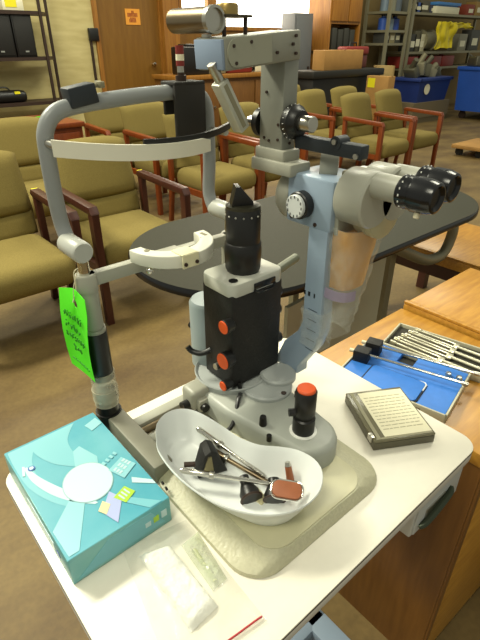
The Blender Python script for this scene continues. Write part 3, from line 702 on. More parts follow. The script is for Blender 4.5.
b = MB(); L2 = [sec(.245-.004*i, .0365, .0295, .188, -.003, .06, 5)[22:36] for i in range(5)]; b.grid(lambda s_, t_: Vector(L2[round(t_*4)][round(s_*13)]), 13, 4, .0004); b.build('printed_band', lilac_band, t, 60)
b = MB(); b.loft([[(x, y, T+z) for x, y in rrect(.1445-.001*math.sin(i*1.7), .1795, .001-.002*math.sin(i*2.3), .0445+.002*math.sin(i*1.3), .008, 5)] for i, z in enumerate([.2-.006*k for k in range(12)])], cap=False); b.build('loose_end', clear_bag, t, 60)

# ================================================================ green tag
u = -.149
t = thing('lot_tag', 'bright green hang tag with dark writing tied to the left headrest post', 'tag', (u, .21, T+.1))
cor = [(.254, .248), (.21, .262), (.172, .258), (.166, .235), (.187, .112), (.264, .108)]
cen = (.206, .24)
b = MB(); bm_ = bmesh.new()
outer = []
def lerp(a, b_, k): return (a[0]+(b_[0]-a[0])*k, a[1]+(b_[1]-a[1])*k)
for i in range(6):
    for k in range(4): outer.append(lerp(cor[i], cor[(i+1) % 6], k/4))
def bend(y, z): return u-.006*math.sin((z-.1)*20)+.003*math.cos((y-.2)*30)
A = [bm_.verts.new((bend(y, z), y, T+z)) for y, z in outer]
import math as _m
H = []
for (y, z) in outer:
    a = math.atan2(z-cen[1], y-cen[0]); H.append(bm_.verts.new((bend(cen[0], cen[1]), cen[0]+.0065*math.cos(a), T+cen[1]+.0065*math.sin(a))))
for i in range(24): bm_.faces.new((A[i], A[(i+1) % 24], H[(i+1) % 24], H[i]))
bmesh.ops.recalc_face_normals(bm_, faces=bm_.faces); bmesh.ops.solidify(bm_, geom=list(bm_.faces), thickness=.0006)
b._add(bm_, None, None); card = b.build('card', lime, t)
b = MB()
def stroke(y0, z0, y1, z1, wd=.0011):
    p0 = Vector((bend(y0, z0)-.0022, y0, T+z0)); p1 = Vector((bend(y1, z1)-.0022, y1, T+z1)); b.tube([p0, p1], wd, 6)
random.seed(3)
# three rows of hand lettering and a ruled line
for row, (z0, n, h) in enumerate(((.217, 7, .010), (.199, 6, .011), (.181, 7, .010), (.163, 3, .012))):
    for k in range(n):
        yy = .238-.0085*k-.003*row*0; zz = z0+.004*0
        if row == 3: yy -= .017
        for q in range(3):
            stroke(yy+random.uniform(-.003, .003), zz+random.uniform(-h/2, h/2), yy+random.uniform(-.003, .003), zz+random.uniform(-h/2, h/2))
b.build('handwriting', lime_ink, card)
b = MB()
for k in range(9): stroke(.242-.006*k, .134, .237-.006*k, .134+.001*(k % 2))
b.build('ruled_line', lime_ink, card)
b = MB(); b.tube([(u-.002, .206, T+.243), (u+.006, .206, T+.262), (-.142, .206, T+.285), (-.136, .203, T+.292)], .0009, 6, smooth=5); b.tube([(u, .207, T+.243), (u+.002, .202, T+.268), (-.138, .2, T+.29)], .0007, 6, smooth=5); b.build('string', mat('white string', '#d9cfae', .8), t)

# ================================================================ glove box
GH = .045
corner = [pl(0, 456, 2, T+GH), pl(94, 411, 2, T+GH), pl(168, 502, 2, T+GH), pl(62, 561, 2, T+GH)]
gx0, gx1, gy0, gy1 = -.292, -.153, -.016, .205
t = thing('glove_box', 'turquoise cardboard glove box with a pale oval picture on the table corner', 'box', ((gx0+gx1)/2, (gy0+gy1)/2, T))
teal = mat('turquoise printed card', '#4d9fb3', .2, col2='#78b8c5', scale=7, stretch=(1, 1, 1))
teal_side = mat('turquoise card side', '#57a9b6', .3, col2='#7fb9b4', scale=9)
b = MB(); b.box(gx0, gx1, gy0, gy1, T+.0005, T+GH, .0015, m=teal_side); b.box(gx0+.001, gx1-.001, gy0+.001, gy1-.001, T+GH-.001, T+GH+.0003, m=teal); cb = b.build('carton', None, t)
pale_t = mat('pale aqua print', '#8dc6d0', .3); pale_w = mat('near white print', '#bfdbdf', .3); lime_p = mat('lime print', '#a9d23c', .3); lav = mat('lavender print', '#a9b3dc', .3); navy_p = mat('blue logo print', '#2c5ba8', .3); mid_t = mat('mid turquoise print', '#76b9c5', .3)
ztop = T+GH+.0006
def gp(s, q): return (gx0+(gx1-gx0)*s, gy1-(gy1-gy0)*q)   # s across to the right, q down towards the camera
b = MB()
def flat(pts, m, dz=0): b.prism([gp(s, q) for s, q in pts][::-1], ztop-.0004+dz, ztop+dz, m=m)
def swoosh(ctrl, m, dz):
    n = len(ctrl); Q = []
    for i in range(n-1):
        for k in range(6):
            t_ = k/6; a_, b_, c_, d_ = [Vector(ctrl[max(0, min(n-1, i+j))]) for j in (-1, 0, 1, 2)]
            Q.append(.5*((2*b_)+(c_-a_)*t_+(2*a_-5*b_+4*c_-d_)*t_*t_+(3*b_-a_-3*c_+d_)*t_**3))
    Q.append(Vector(ctrl[-1]))
    for A_, B_ in zip(Q, Q[1:]): b.poly([(*gp(A_.x-A_.z/2, A_.y), ztop+dz), (*gp(B_.x-B_.z/2, B_.y), ztop+dz), (*gp(B_.x+B_.z/2, B_.y), ztop+dz), (*gp(A_.x+A_.z/2, A_.y), ztop+dz)], m=m)
swoosh([(.18, .02, .3), (.1, .2, .16), (.1, .4, .12), (.2, .58, .12), (.34, .72, .1)], mid_t, 0)
swoosh([(.5, .02, .5), (.42, .15, .34), (.45, .3, .22), (.55, .42, .1)], mid_t, .00015)
swoosh([(.1, .22, .03), (.13, .36, .08), (.22, .52, .11), (.34, .66, .1), (.45, .76, .03)], pale_w, .0003)
flat([(.02, .78), (.3, .62), (.38, .7), (.12, .98), (.03, .98)], pale_t, .0003)
flat([(.44, .5), (.56, .28), (.64, .26), (.72, .42), (.66, .52)], pale_t, .0003)
flat([(.5+.235*math.cos(2*PI*k/32), .58+.165*math.sin(2*PI*k/32)) for k in range(32)], mat('outline grey print', '#8fb3b8', .3), .0005)
flat([(.5+.228*math.cos(2*PI*k/32), .58+.159*math.sin(2*PI*k/32)) for k in range(32)], pale_w, .0008)
flat([(.44, .84), (.6, .73), (.66, .82), (.5, .96)], lav, .0006)
flat([(.42, .82), (.5, .77), (.54, .82), (.46, .87)], mat('peach print', '#e4d3a0', .3), .001)
flat([(.6, .79), (.74, .755), (.79, .83), (.66, .87)], lime_p, .001)
flat([(.72, .58), (.9, .53), (.97, .64), (.79, .7)], pale_t, .001)
for k in range(3):
    for j in range(3): flat([(.75+.06*k+.012*j, .6-.018*k+.022*j), (.79+.06*k+.012*j, .59-.018*k+.022*j), (.8+.06*k+.012*j, .603-.018*k+.022*j), (.76+.06*k+.012*j, .613-.018*k+.022*j)], pale_w, .0014)
for k in range(3): flat([(.64+.035*k, .795-.009*k), (.655+.035*k, .79-.009*k), (.675+.035*k, .84-.009*k), (.66+.035*k, .845-.009*k)], pale_w, .0014)
for k in range(4): flat([(.7+.05*k, .5-.012*k), (.73+.05*k, .492-.012*k), (.745+.05*k, .52-.012*k), (.715+.05*k, .528-.012*k)], pale_t, .001)
flat([(.82, .1), (.97, .07), (.99, .15), (.85, .18)], pale_t, .0006)
flat([(.145+.035*math.cos(2*PI*k/20), .25+.022*math.sin(2*PI*k/20)) for k in range(20)], navy_p, .001)
flat([(.145+.022*math.cos(2*PI*k/20), .25+.014*math.sin(2*PI*k/20)) for k in range(20)], pale_w, .0014)
flat([(.04, .28), (.08, .2), (.1, .21), (.06, .29)], pale_w, .001)
flat([(.85, .72), (.99, .82), (.99, .86), (.82, .76)], pale_w, .0006)
flat([(.62, .83), (.68, .82), (.92, .99), (.8, .99)], mid_t, .0004)
b.build('printed_picture', None, cb)
b = MB(); b.prism([(gx0+.008, T+.006), (gx0+.05, T+.04), (gx1-.03, T+.04), (gx1-.01, T+.008)], -gy0, -gy0+.0006, M=MXZ(), m=mid_t)
for k in range(3): b.box(gx0+.1+.012*k, gx0+.108+.012*k, gy0-.0009, gy0, T+.018, T+.026+.002*k, m=lime_p if k == 1 else pale_w)
b.build('front_print', None, cb)
b = MB(); b.lathe([(.0055, 0), (.0055, .0006), (0, .0006)], (gx0-.0001, .02, T+.02), (-1, 0, 0), 16, m=navy_p); b.box(gx0-.0006, gx0, .03, .12, T+.012, T+.03, m=pale_w); b.build('side_print', None, cb)

# ================================================================ zip bag with gauze and vial packet
def zq(px, py, z): p = pl(px, py, 2, T+z); return Vector((p.x, p.y, T+z))
c4 = [zq(122, 549, .001), zq(186, 520, .001), zq(268, 622, .001), zq(176, 690, .001)]
def bil(s, t_, z=0): return c4[0].lerp(c4[1], s).lerp(c4[3].lerp(c4[2], s), t_)+Vector((0, 0, z))
t = thing('zip_bag', 'clear zip bag with a red seal line lying at the table front', 'bag', tuple(bil(.5, .5)))
b = MB()
def zf(s, t_):
    e = min(1, 6*min(s, 1-s, t_, 1-t_))
    return bil(s, t_, .0005+e*(.0155+.003*noise.noise(Vector((s*5, t_*6, 1)))) if t_ < .62 else .0005+e*(.0155*max(0, 1-(t_-.62)*4)+.004+.002*noise.noise(Vector((s*5, t_*6, 1)))))
b.grid(zf, 22, 26); b.build('clear_film', clear_bag, t, 60)
b = MB(); b.tube([zf(.55+.43*k/10, .955)+Vector((0, 0, .0015)) for k in range(11)], .0012, 6); b.build('seal_line', mat('red zip line', '#b03038', .4), t)
g4 = [zq(139, 556, .002), zq(170, 546, .002), zq(218, 606, .002), zq(191, 632, .002)]
def gz(s, t_): return g4[0].lerp(g4[1], s).lerp(g4[3].lerp(g4[2], s), t_)
def gf(s, t_):
    e = min(1, 7*min(s, 1-s)); f_ = min(1, 14*min(t_, 1-t_))
    return gz(s, t_)+Vector((.0012*noise.noise(Vector((s*9, t_*20, 3))), .0012*noise.noise(Vector((s*8, t_*20, 7))), -.0008+.0105*(e*f_)**.5+.0016*e*f_*noise.noise(Vector((s*6, t_*14, 0)))))
b = MB(); b.grid(gf, 18, 34); b.grid(lambda s, t_: gz(s, t_)+Vector((0, 0, -.0008)), 2, 2); tag(b.build('gauze_pad', gauze_m, None, 70), 'white folded gauze pad inside the clear zip bag', 'gauze')
v4 = [zq(181, 545, .003), zq(198, 531, .003), zq(227, 578, .003), zq(213, 591, .003)]
def vz(s, t_): return v4[0].lerp(v4[1], s).lerp(v4[3].lerp(v4[2], s), t_)
t = thing('vial_packet', 'crinkled pale green packet beside the gauze in the clear zip bag', 'packet', tuple(vz(.5, .5)))
b = MB(); b.grid(lambda s, t_: vz(s, t_)+Vector((0, 0, -.001+.009*min(1, 4*min(s, 1-s, t_*2, 2-2*t_))*(.7+.5*noise.noise(Vector((s*4, t_*14, 5)))))), 10, 28); b.build('wrapper', clear_green, t, 30)
b = MB(); b.cyl(vz(.35, .25)+Vector((0, 0, .0015)), vz(.35, .92)+Vector((0, 0, .0015)), .0032, seg=12); b.build('vial', mat('pale olive glass', '#b7bb8c', .2), t)

# ================================================================ kidney bowl with instruments
rim = [(-.120, .066), (-.104, .090), (-.083, .101), (-.062, .099), (-.045, .082), (-.036, .052), (-.0315, .018), (-.028, -.012), (-.017, -.04), (.002, -.061), (.017, -.082), (.022, -.108), (.013, -.131), (-.01, -.148), (-.037, -.153), (-.063, -.148), (-.087, -.134), (-.107, -.112), (-.123, -.084), (-.132, -.053), (-.1365, -.02), (-.136, .014), (-.131, .044)]
BZ = T+.0215
n = len(rim); sm = []
for i in range(n):
    a_, b_, c_, d_ = [Vector((*rim[(i+k) % n], 0)) for k in (-1, 0, 1, 2)]
    for k in range(3):
        t_ = k/3; sm.append(.5*((2*b_)+(c_-a_)*t_+(2*a_-5*b_+4*c_-d_)*t_*t_+(3*b_-a_-3*c_+d_)*t_**3))
ctr = Vector((-.068, -.025, 0))
spine = lambda p: Vector((-.082+.0*p.y, max(-.1, min(.06, p.y)), 0)) if True else ctr
def sp(p):
    yy = max(-.105, min(.062, p.y)); xx = -.083 if yy > -.02 else -.083+(.03)*min(1, (-.02-yy)/.08)
    return Vector((xx, yy, 0))
def ring(k, z, o_=0):
    L = []
    for p in sm:
        c_ = sp(p); q = c_+(p-c_)*k; dirv = (p-c_).normalized(); q = q+dirv*o_
        L.append((q.x, q.y, z))
    return L
kb = thing('kidney_bowl', 'white kidney shaped plastic bowl holding eye instruments', 'bowl', (-.075, -.03, BZ))
b = MB()
prof_o = [(.5, 0, 0), (.54, .0015, 0), (.7, .016, 0), (.92, .041, 0), (.97, .0435, 0), (1.0, .0455, 0)]
prof_i = [(1.0, .0475, 0), (.985, .0485, 0), (.96, .047, 0), (.905, .041, 0), (.68, .016, 0), (.53, .0035, 0), (.45, .0025, 0), (.25, .0022, 0)]
b.loft([ring(k, BZ+z) for k, z, _ in prof_o+prof_i]); b.build('bowl_shell', bowl_white, kb, 60)
def bp(px, py, z): p = pl(px, py, 2, BZ+z); return Vector((p.x, p.y, BZ+z))
# long chrome handles
def handle(name, p0, p1, r, lab, extra=None, m=chrome):
    t = thing(name, lab, 'instrument', tuple(p0), 'instruments in the kidney bowl')
    d = (p1-p0)
    b = MB(); b.lathe([(r*.6, 0), (r, .004), (r, d.length*.35), (r*.7, d.length*.38), (r*.7, d.length*.97), (r*.4, d.length)], p0, d, 16); b.build('shaft', m, t)
    b = MB(); b.lathe([(r*1.25, d.length*.33), (r*1.35, d.length*.35), (r*1.25, d.length*.38)], p0, d, 16); b.build('ferrule', steel, t)
    return t, d
handle('instrument_rod', bp(197, 428, .036), bp(266, 477, .014), .0044, 'long slim chrome rod along the back of the kidney bowl')
handle('instrument_rod', bp(203, 445, .02), bp(272, 485, .009), .005, 'thicker dull metal rod under the slim chrome one in the kidney bowl', m=brass_steel)
p0, p1 = bp(180, 470, .03), bp(271, 484, .024)
t, d = handle('mirror_instrument', p0, p1, .0042, 'chrome handled instrument with a rust brown rounded pad at the right of the bowl')
M_ = Matrix.Translation(bp(287, 490, .031)) @ Matrix.Rotation(math.radians(-52), 4, 'Z') @ Matrix.Rotation(.35, 4, 'X')
b = MB(); b.prism(rrect(-.019, .019, -.011, .011, .0085), -.002, .003, .001, M=M_); b.build('pad', rust_m, t)
b = MB(); pr = rrect(-.0205, .0205, -.0125, .0125, .0095); b.tube([M_ @ Vector((x, y, 0)) for x, y in pr+[pr[0]]], .0014, 8); b.build('wire_frame', chrome, t)
def specul(c, d, L, r0, r1, lab):
    t = thing('speculum', lab, 'speculum', tuple(c), 'black specula in the kidney bowl'); d = Vector(d)
    b = MB(); b.lathe([(r1*.7, .0), (r1, .001), (r1*1.02, L*.3), (r0, L*.75), (r0*1.05, L), (r0*.8, L), (r1*.75, L*.3)], c, d, 22); b.build('funnel', black, t)
    b = MB(); b.lathe([(r1*1.1, L*.02), (r1*1.18, L*.06), (r1*1.1, L*.1)], c, d, 22); b.build('collar', dark_metal, t)
# tent shaped black head
t = thing('prism_holder', 'black tent shaped holder with metal plate face, left in the kidney bowl', 'instrument', tuple(bp(212, 466, .004)))
Mh = Matrix.Translation(bp(211, 468, .0035)) @ Matrix.Rotation(math.radians(-20), 4, 'Z') @ Matrix.Diagonal((.95, 1.15, 1.35, 1))
b = MB(); b.prism([(-.024, 0), (.022, 0), (.006, .03), (-.003, .034), (-.012, .03)], -.012, .012, .002, M=Mh @ MXZ()); b.build('housing', black_matt, t)
b = MB(); b.prism([(-.019, .004), (.0, .005), (-.003, .028), (-.008, .028)], .0122, .0135, M=Mh @ MXZ()); b.build('face_plate', mat('dull olive metal', '#837a58', .4, .6), t)
b = MB(); b.cyl(Mh @ Vector((-.024, 0, .012)), Mh @ Vector((-.04, .004, .012)), .004, seg=12); b.build('stub', dark_metal, t)
specul(bp(252, 500, .009), (.35, .85, .15), .036, .007, .0135, 'black funnel lying at the front middle of the kidney bowl')
specul(bp(275, 501, .011), (.5, .6, .25), .03, .008, .014, 'black funnel under the rust brown pad at the front of the kidney bowl')
t = thing('bulb_holder', 'small brown and steel stub at the right end of the kidney bowl', 'instrument', tuple(bp(293, 470, .015)), 'instruments in the kidney bowl')
b = MB(); b.cyl(bp(291, 484, .01), bp(288, 466, .036), .0055, .0045, seg=14); b.build('stem', rust_m, t)
b = MB(); b.cyl(bp(288, 466, .036), bp(287.5, 462, .041), .0045, .0035, seg=14); b.build('steel_tip', steel, t)
b = MB(); b.tube([bp(255, 489, .004), bp(262, 498, .0035), bp(259, 503, .0035)], .005, 10, smooth=4, flat=.4); tag(b.build('ivory_strip', mat('ivory strip', '#c9c199', .5)), 'short ivory strip between the black funnels in the kidney bowl', 'instrument', None)

# ================================================================ dark case with paper label
ch = .02
k4 = [pl(347, 398, 2, T+ch), pl(398, 382, 2, T+ch), pl(434, 434, 2, T+ch), pl(377, 441, 2, T+ch)]
ctrk = sum((Vector(p) for p in k4), Vector())/4
ax = ((k4[2]-k4[1])+(k4[3]-k4[0])).normalized(); ang_k = math.atan2(ax.y, ax.x)
Lk = ((k4[2]-k4[1]).length+(k4[3]-k4[0]).length)/2; Wk = ((k4[1]-k4[0]).length+(k4[2]-k4[3]).length)/2
Mk = Matrix.Translation((ctrk.x, ctrk.y, T)) @ Matrix.Rotation(ang_k, 4, 'Z')
t = thing('instrument_case', 'dark grey flat case with a printed paper label at the table corner', 'case', (ctrk.x, ctrk.y, T))
b = MB(); b.box(-Lk/2, Lk/2, -Wk/2, Wk/2, .0008, ch-.005, .0015, M=Mk); b.build('case_body', grey_case, t)
b = MB(); b.box(-Lk/2, Lk/2, -Wk/2, Wk/2, ch-.0045, ch, .0015, M=Mk); lid = b.build('lid', mat('smoky olive lid', '#6d6850', .25), t)
b = MB(); b.box(-Lk/2+.006, Lk/2-.007, -Wk/2+.02, Wk/2-.003, ch, ch+.0006, M=Mk, m=paper)
sgn = 1
random.seed(5)
for k in range(11):
    xx = -Lk/2+.02+k*(Lk-.036)/11
    yy = -Wk/2+.025; 
    while yy < Wk/2-.012:
        l_ = random.uniform(.004, .011); b.box(xx, xx+.0016, yy, min(yy+l_, Wk/2-.008), ch+.0006, ch+.0009, M=Mk, m=ink_grey); yy += l_+.0018
b.build('paper_label', None, lid)
b = MB(); b.box(-Lk/2+.004, Lk/2-.004, -Wk/2+.006, -Wk/2+.012, ch, ch+.0012, M=Mk); b.box(Lk/2-.006, Lk/2-.0025, -Wk/2+.004, Wk/2-.004, ch, ch+.001, M=Mk); b.build('lid_rib', mat('glossy olive ridge', '#9a957b', .2), lid)
b = MB(); b.box(Lk/2-.02, Lk/2-.008, -Wk/2-.003, -Wk/2+.004, ch-.01, ch+.001, .0008, M=Mk); b.build('latch', steel, t)

# ================================================================ open blue case with tools
zc = DZ+.022
q4 = [pl(340, 371, 2, zc), pl(366, 338, 2, zc), pl(478, 372, 2, zc), pl(440, 416, 2, zc)]
ax = ((q4[2]-q4[1])+(q4[3]-q4[0])).normalized(); ay = Vector((-ax.y, ax.x, 0))
cq = sum((Vector(p) for p in q4), Vector())/4
Lq = ((q4[2]-q4[1]).length+(q4[3]-q4[0]).length)/2; Wq = abs((q4[1]-q4[0]).dot(ay))*.5+abs((q4[2]-q4[3]).dot(ay))*.5
Mq = Matrix.Translation((cq.x, cq.y, DZ)) @ Matrix.Rotation(math.atan2(ax.y, ax.x), 4, 'Z')      # x runs towards the camera right, +y away
h = .021
t = thing('tool_case', 'open flat case with blue insert and charcoal lined second half on the cabinet', 'case', (cq.x, cq.y, DZ))
def tray(b, x0, x1, y0, y1, z0, z1, w_): 
    b.box(x0, x1, y0, y1, z0, z0+.002, M=Mq)
    for a in ((x0, x1, y0, y0+w_), (x0, x1, y1-w_, y1), (x0, x0+w_, y0, y1), (x1-w_, x1, y0, y1)): b.box(*a, z0, z1, .0006, M=Mq)
cream_edge = mat('pale case shell', '#b8b39a', .4)
X0, X1, Y0, Y1 = -Lq/2, Lq/2, -Wq/2, Wq/2
b = MB(); tray(b, X0, X1, Y0, Y1, .0005, h, .004); b.build('case_base', cream_edge, t)
b = MB()
notch = [(X0+.005, Y0+.005), (X0+.005, Y1-.005), (X0+.088, Y1-.005), (X0+.088, Y1-.05), (X0+.124, Y1-.05), (X0+.124, Y1-.005), (X1-.005, Y1-.005), (X1-.005, Y0+.005)]
b.prism(notch, .003, h-.003, .0008, M=Mq); ins = b.build('blue_insert', blue_insert, t)
b = MB(); b.prism(rrect(X0+.055, X1-.065, Y0+.004, Y0+.078, .01), h-.004, h+.0015, .001, M=Mq); bl = b.build('insert_lid', blue_insert, t)
b = MB(); pr = rrect(X0+.053, X1-.063, Y0+.004, Y0+.08, .011); b.tube([Mq @ Vector((x, y, h-.0026)) for x, y in pr+[pr[0]]], .0022, 8); b.build('lid_edge', mat('dark seam', '#1b2432', .6), bl)
b = MB(); b.tube([Mq @ Vector((x, y, h-.001)) for x, y in ((X1-.08, Y0+.079), (X1-.068, Y0+.079), (X1-.064, Y0+.074), (X1-.064, Y0+.05))], .0018, 8); b.build('white_lip', white_plastic, bl)
for dx in (.012, .034):
    b = MB(); b.lathe([(.006, 0), (.007, .004), (.0055, .009), (0, .01)], Mq @ Vector((X1-.05+dx, Y1-.04-.004*dx, h-.003)), seg=16); b.build('stud', steel, t)
b = MB(); b.box(X0+.089, X0+.123, Y1-.049, Y1-.006, .002, .006, M=Mq); b.build('dark_recess', black, t)
b = MB(); b.box(X1-.1, X1-.05, Y0-.0015, Y0+.001, .004, .014, M=Mq); b.box(X0+.03, X0+.06, Y0-.0015, Y0+.001, .004, .014, M=Mq); b.build('hinge', brass_steel, t)
Y2 = Y1+.12
b = MB(); tray(b, X0+.03, X1+.03, Y1+.002, Y2, .0005, .018, .004); b.build('case_lid', cream_edge, t)
b = MB(); b.box(X0+.035, X1+.025, Y1+.007, Y2-.005, .002, .009, M=Mq); b.build('lid_lining', foam, t)
# tuning forks
def mq(x, y, z): return Mq @ Vector((x, y, z))
mk = mat('dull aluminium', '#dcd7c0', .35, .85)
def fork(x, y, rot, L, lab, zz):
    M_ = Mq @ Matrix.Translation((x, y, zz)) @ Matrix.Rotation(rot, 4, 'Z')
    t = thing('tuning_fork', lab, 'tuning fork', tuple(M_.translation), 'aluminium tuning forks')
    b = MB(); 
    for s in (-1, 1): b.box(0, L*.62, s*.008-.003, s*.008+.003, -.0035, .0035, .0008, M=M_)
    b.box(L*.6, L*.67, -.011, .011, -.0035, .0035, .002, M=M_); b.build('prongs', mk, t)
    b = MB(); b.cyl(M_ @ Vector((L*.66, 0, 0)), M_ @ Vector((L, 0, 0)), .004, seg=12); b.build('stem', mk, t)
    for s in (-1, 1):
        b = MB(); b.box(.0, .014, s*.0095-.0035, s*.0095+.0035, -.0045, .006, .001, M=M_); b.build('weight', mk, t)
fork(X0+.045, Y2-.088, -.12, .19, 'aluminium tuning fork in the open case, nearest the blue insert', .0145)
fork(X0+.053, Y2-.062, -.12, .195, 'aluminium tuning fork in the open case, second from the blue insert', .0145)
fork(X0+.062, Y2-.036, -.12, .18, 'aluminium tuning fork in the open case, third from the blue insert', .0145)
fork(X0+.072, Y2-.014, -.1, .165, 'aluminium tuning fork in the open case, farthest from the blue insert', .0145)
# hammers with black block heads lying across
def hammer(px, py, qx, qy, lab, zz):
    p0 = pl(px, py, 2, zz); p1 = pl(qx, qy, 2, zz); d = (p1-p0).normalized(); n_ = Vector((-d.y, d.x, 0))
    t = thing('reflex_hammer', lab, 'hammer', tuple(p0), 'block headed hammers on the blue case')
    M_ = Matrix.Translation(p0) @ Matrix(((d.x, n_.x, 0, 0), (d.y, n_.y, 0, 0), (0, 0, 1, 0), (0, 0, 0, 1)))
    b = MB(); b.box(0, .034, -.015, .015, -.021, .011, .002, M=M_); b.build('head', black_matt, t)
    b = MB(); b.cyl(M_ @ Vector((.03, 0, 0)), p1, .0032, seg=12); b.build('rod', chrome, t)
    b = MB(); b.cyl(M_ @ Vector((-.012, 0, 0)), M_ @ Vector((.0, 0, 0)), .0042, seg=12); b.build('nut', paper, t)
    b = MB(); b.cyl(p1, p1+d*.012, .0048, seg=12); b.build('end_knob', steel, t)
hammer(355, 351, 462, 383, 'black headed hammer with chrome rod across the blue case, nearer one', DZ+.034)
hammer(367, 343, 474, 373, 'black headed hammer with chrome rod across the blue case, farther one', DZ+.036)

# ================================================================ things on the grey oval table
z2 = TZ2+.0015
def tp(px, py): return pl(px, py, 2, z2)
px_, py_ = 1.74, .73
t = thing('power_supply', 'white box on the right end of the grey table with a black cord coil', 'box', (px_, py_, z2))
b = MB(); b.box(px_-.05, px_+.05, py_-.05, py_+.05, z2, z2+.075, .006); b.build('case', white_plastic, t)
b = MB(); b.box(px_-.04, px_+.04, py_-.053, py_-.05, z2+.012, z2+.06); b.build('front_panel', mat('pale front', '#c9c6b4', .5), t)
c_ = Vector((1.7, .9, z2+.0085))
b = MB()
for k in range(3): b.tube([c_+Vector((.07*math.cos(a)*(1-.06*k), .05*math.sin(a)*(1+.05*k), .016*k+.003*math.sin(3*a))) for a in [2*PI*i/18 for i in range(19)]], .0085, 8)
tag(b.build('cord_coil', black), 'coiled black cord on the grey table beside the white box', 'cord')
for k, (x, y, lx, ly, lab) in enumerate(((1.38, .98, .06, .05, 'white plastic cover on the grey table behind the eyepieces, left one'), (1.54, .94, .055, .05, 'white plastic cover on the grey table behind the eyepieces, right one'))):
    b = MB(); b.box(x-lx, x+lx, y-ly, y+ly, z2, z2+.1, .02, 3); tag(b.build('instrument_cover', white_plastic), lab, 'cover', 'white covers on the grey table')

# ================================================================ right background
BV = 4.3
# tall blue wheeled bin
V = 4.0
q0, q1 = pl(450, 115, 1, V+.9), pl(506, 130, 1, V)
ztop = pl(456, 67, 1, V+.9).z
t = thing('wheeled_bin', 'big blue wheeled bin at the right edge piled with black scrap', 'bin', (q0.x+.6, V+.4, 0))
xa, xb = q0.x, q0.x+1.5; zb = max(.16, pl(456, 118, 1, V+.8).z)
b = MB(); b.loft([[(xa+.04, V+.03, zb), (xb-.04, V+.03, zb), (xb-.04, V+.85, zb), (xa+.04, V+.85, zb)], [(xa, V, ztop), (xb, V, ztop), (xb, V+.9, ztop), (xa, V+.9, ztop)]]); b.build('bin_body', blue_bin_m, t)
b = MB()
for a in ((xa-.02, xb+.02, V-.03, V+.02), (xa-.02, xb+.02, V+.88, V+.93), (xa-.03, xa+.02, V-.03, V+.93), (xb-.02, xb+.03, V-.03, V+.93)): b.box(*a, ztop-.05, ztop+.01, .008)
b.build('rim', blue_bin_m, t)
for x in (xa+.2, xb-.2):
    for y in (V+.15, V+.75):
        b = MB(); b.cyl((x-.02, y, .07), (x+.02, y, .07), .07, seg=18); b.box(x-.03, x+.03, y-.04, y+.04, .1, zb+.01); b.build('caster', dark_metal, t)
random.seed(11)
for k in range(6):
    x = xa+.2+.2*k; y = V+.68-.12*(k % 2); r = random.uniform(.15, .22)
    Mx = Matrix.Translation((x, y, ztop+.09+.05*(k % 3))) @ Matrix.Rotation(random.uniform(-.6, .6), 4, 'Y') @ Matrix.Rotation(random.uniform(0, 1), 4, 'Z')
    b = MB(); b.box(-r, r, -.1, .1, -.09, .09, .03, 3, M=Mx); b.cyl(Mx @ Vector((0, 0, .0)), Mx @ Vector((r+.05, .05, .12)), .02, seg=10)
    tag(b.build('scrap_part', black_gloss if k % 2 else mat('grey scrap', '#5a5648', .4, .4)), ['black scrap part heaped in the blue wheeled bin, left end', 'grey scrap part heaped in the blue wheeled bin, second from left', 'black scrap part heaped in the blue wheeled bin, third from left', 'grey scrap part heaped in the blue wheeled bin, fourth from left', 'black scrap part heaped in the blue wheeled bin, fifth from left', 'grey scrap part heaped in the blue wheeled bin, right end'][k], 'scrap', 'scrap in the blue bin')
# dark blue tub with wheels and grey contents on a pallet
V = 4.9
q0, q1 = pl(386, 92, 1, V+.7), pl(448, 96, 1, V); zt = pl(420, 79, 1, V).z; zb = pl(420, 103, 1, V).z
zb = max(zb, .14)
t = thing('blue_tub', 'low dark blue tub on a pallet beside the tall blue bin', 'tub', ((q0.x+q1.x)/2, V+.4, 0))
b = MB(); b.loft([[(q0.x+.05, V+.04, zb), (q1.x-.05, V+.04, zb), (q1.x-.05, V+.6, zb), (q0.x+.05, V+.6, zb)], [(q0.x, V, zt), (q1.x, V, zt), (q1.x, V+.64, zt), (q0.x, V+.64, zt)]]); b.build('tub_body', dark_blue_m, t)
b = MB(); 
for a in ((q0.x-.02, q1.x+.02, V-.03, V+.02), (q0.x-.03, q0.x+.02, V-.03, V+.65), (q1.x-.02, q1.x+.03, V-.03, V+.65)): b.box(*a, zt-.05, zt+.005, .008)
b.build('rim', dark_blue_m, t)
b = MB(); b.lathe([(.09, 0), (.09, .008), (0, .008)], (q0.x+.25*(q1.x-q0.x), V+.005, (zt+zb)/2+.02), (0, -1, 0), 24); b.build('round_label', paper, t)
b = MB()
for k in range(3): b.box(q0.x-.1, q1.x+.1, V+.02+.28*k, V+.12+.28*k, 0, .1)
b.box(q0.x-.1, q1.x+.1, V, V+.7, .1, zb); tag(b.build('pallet', mat('weathered wood', '#72654a', .8)), 'wooden pallet under the low dark blue tub', 'pallet')
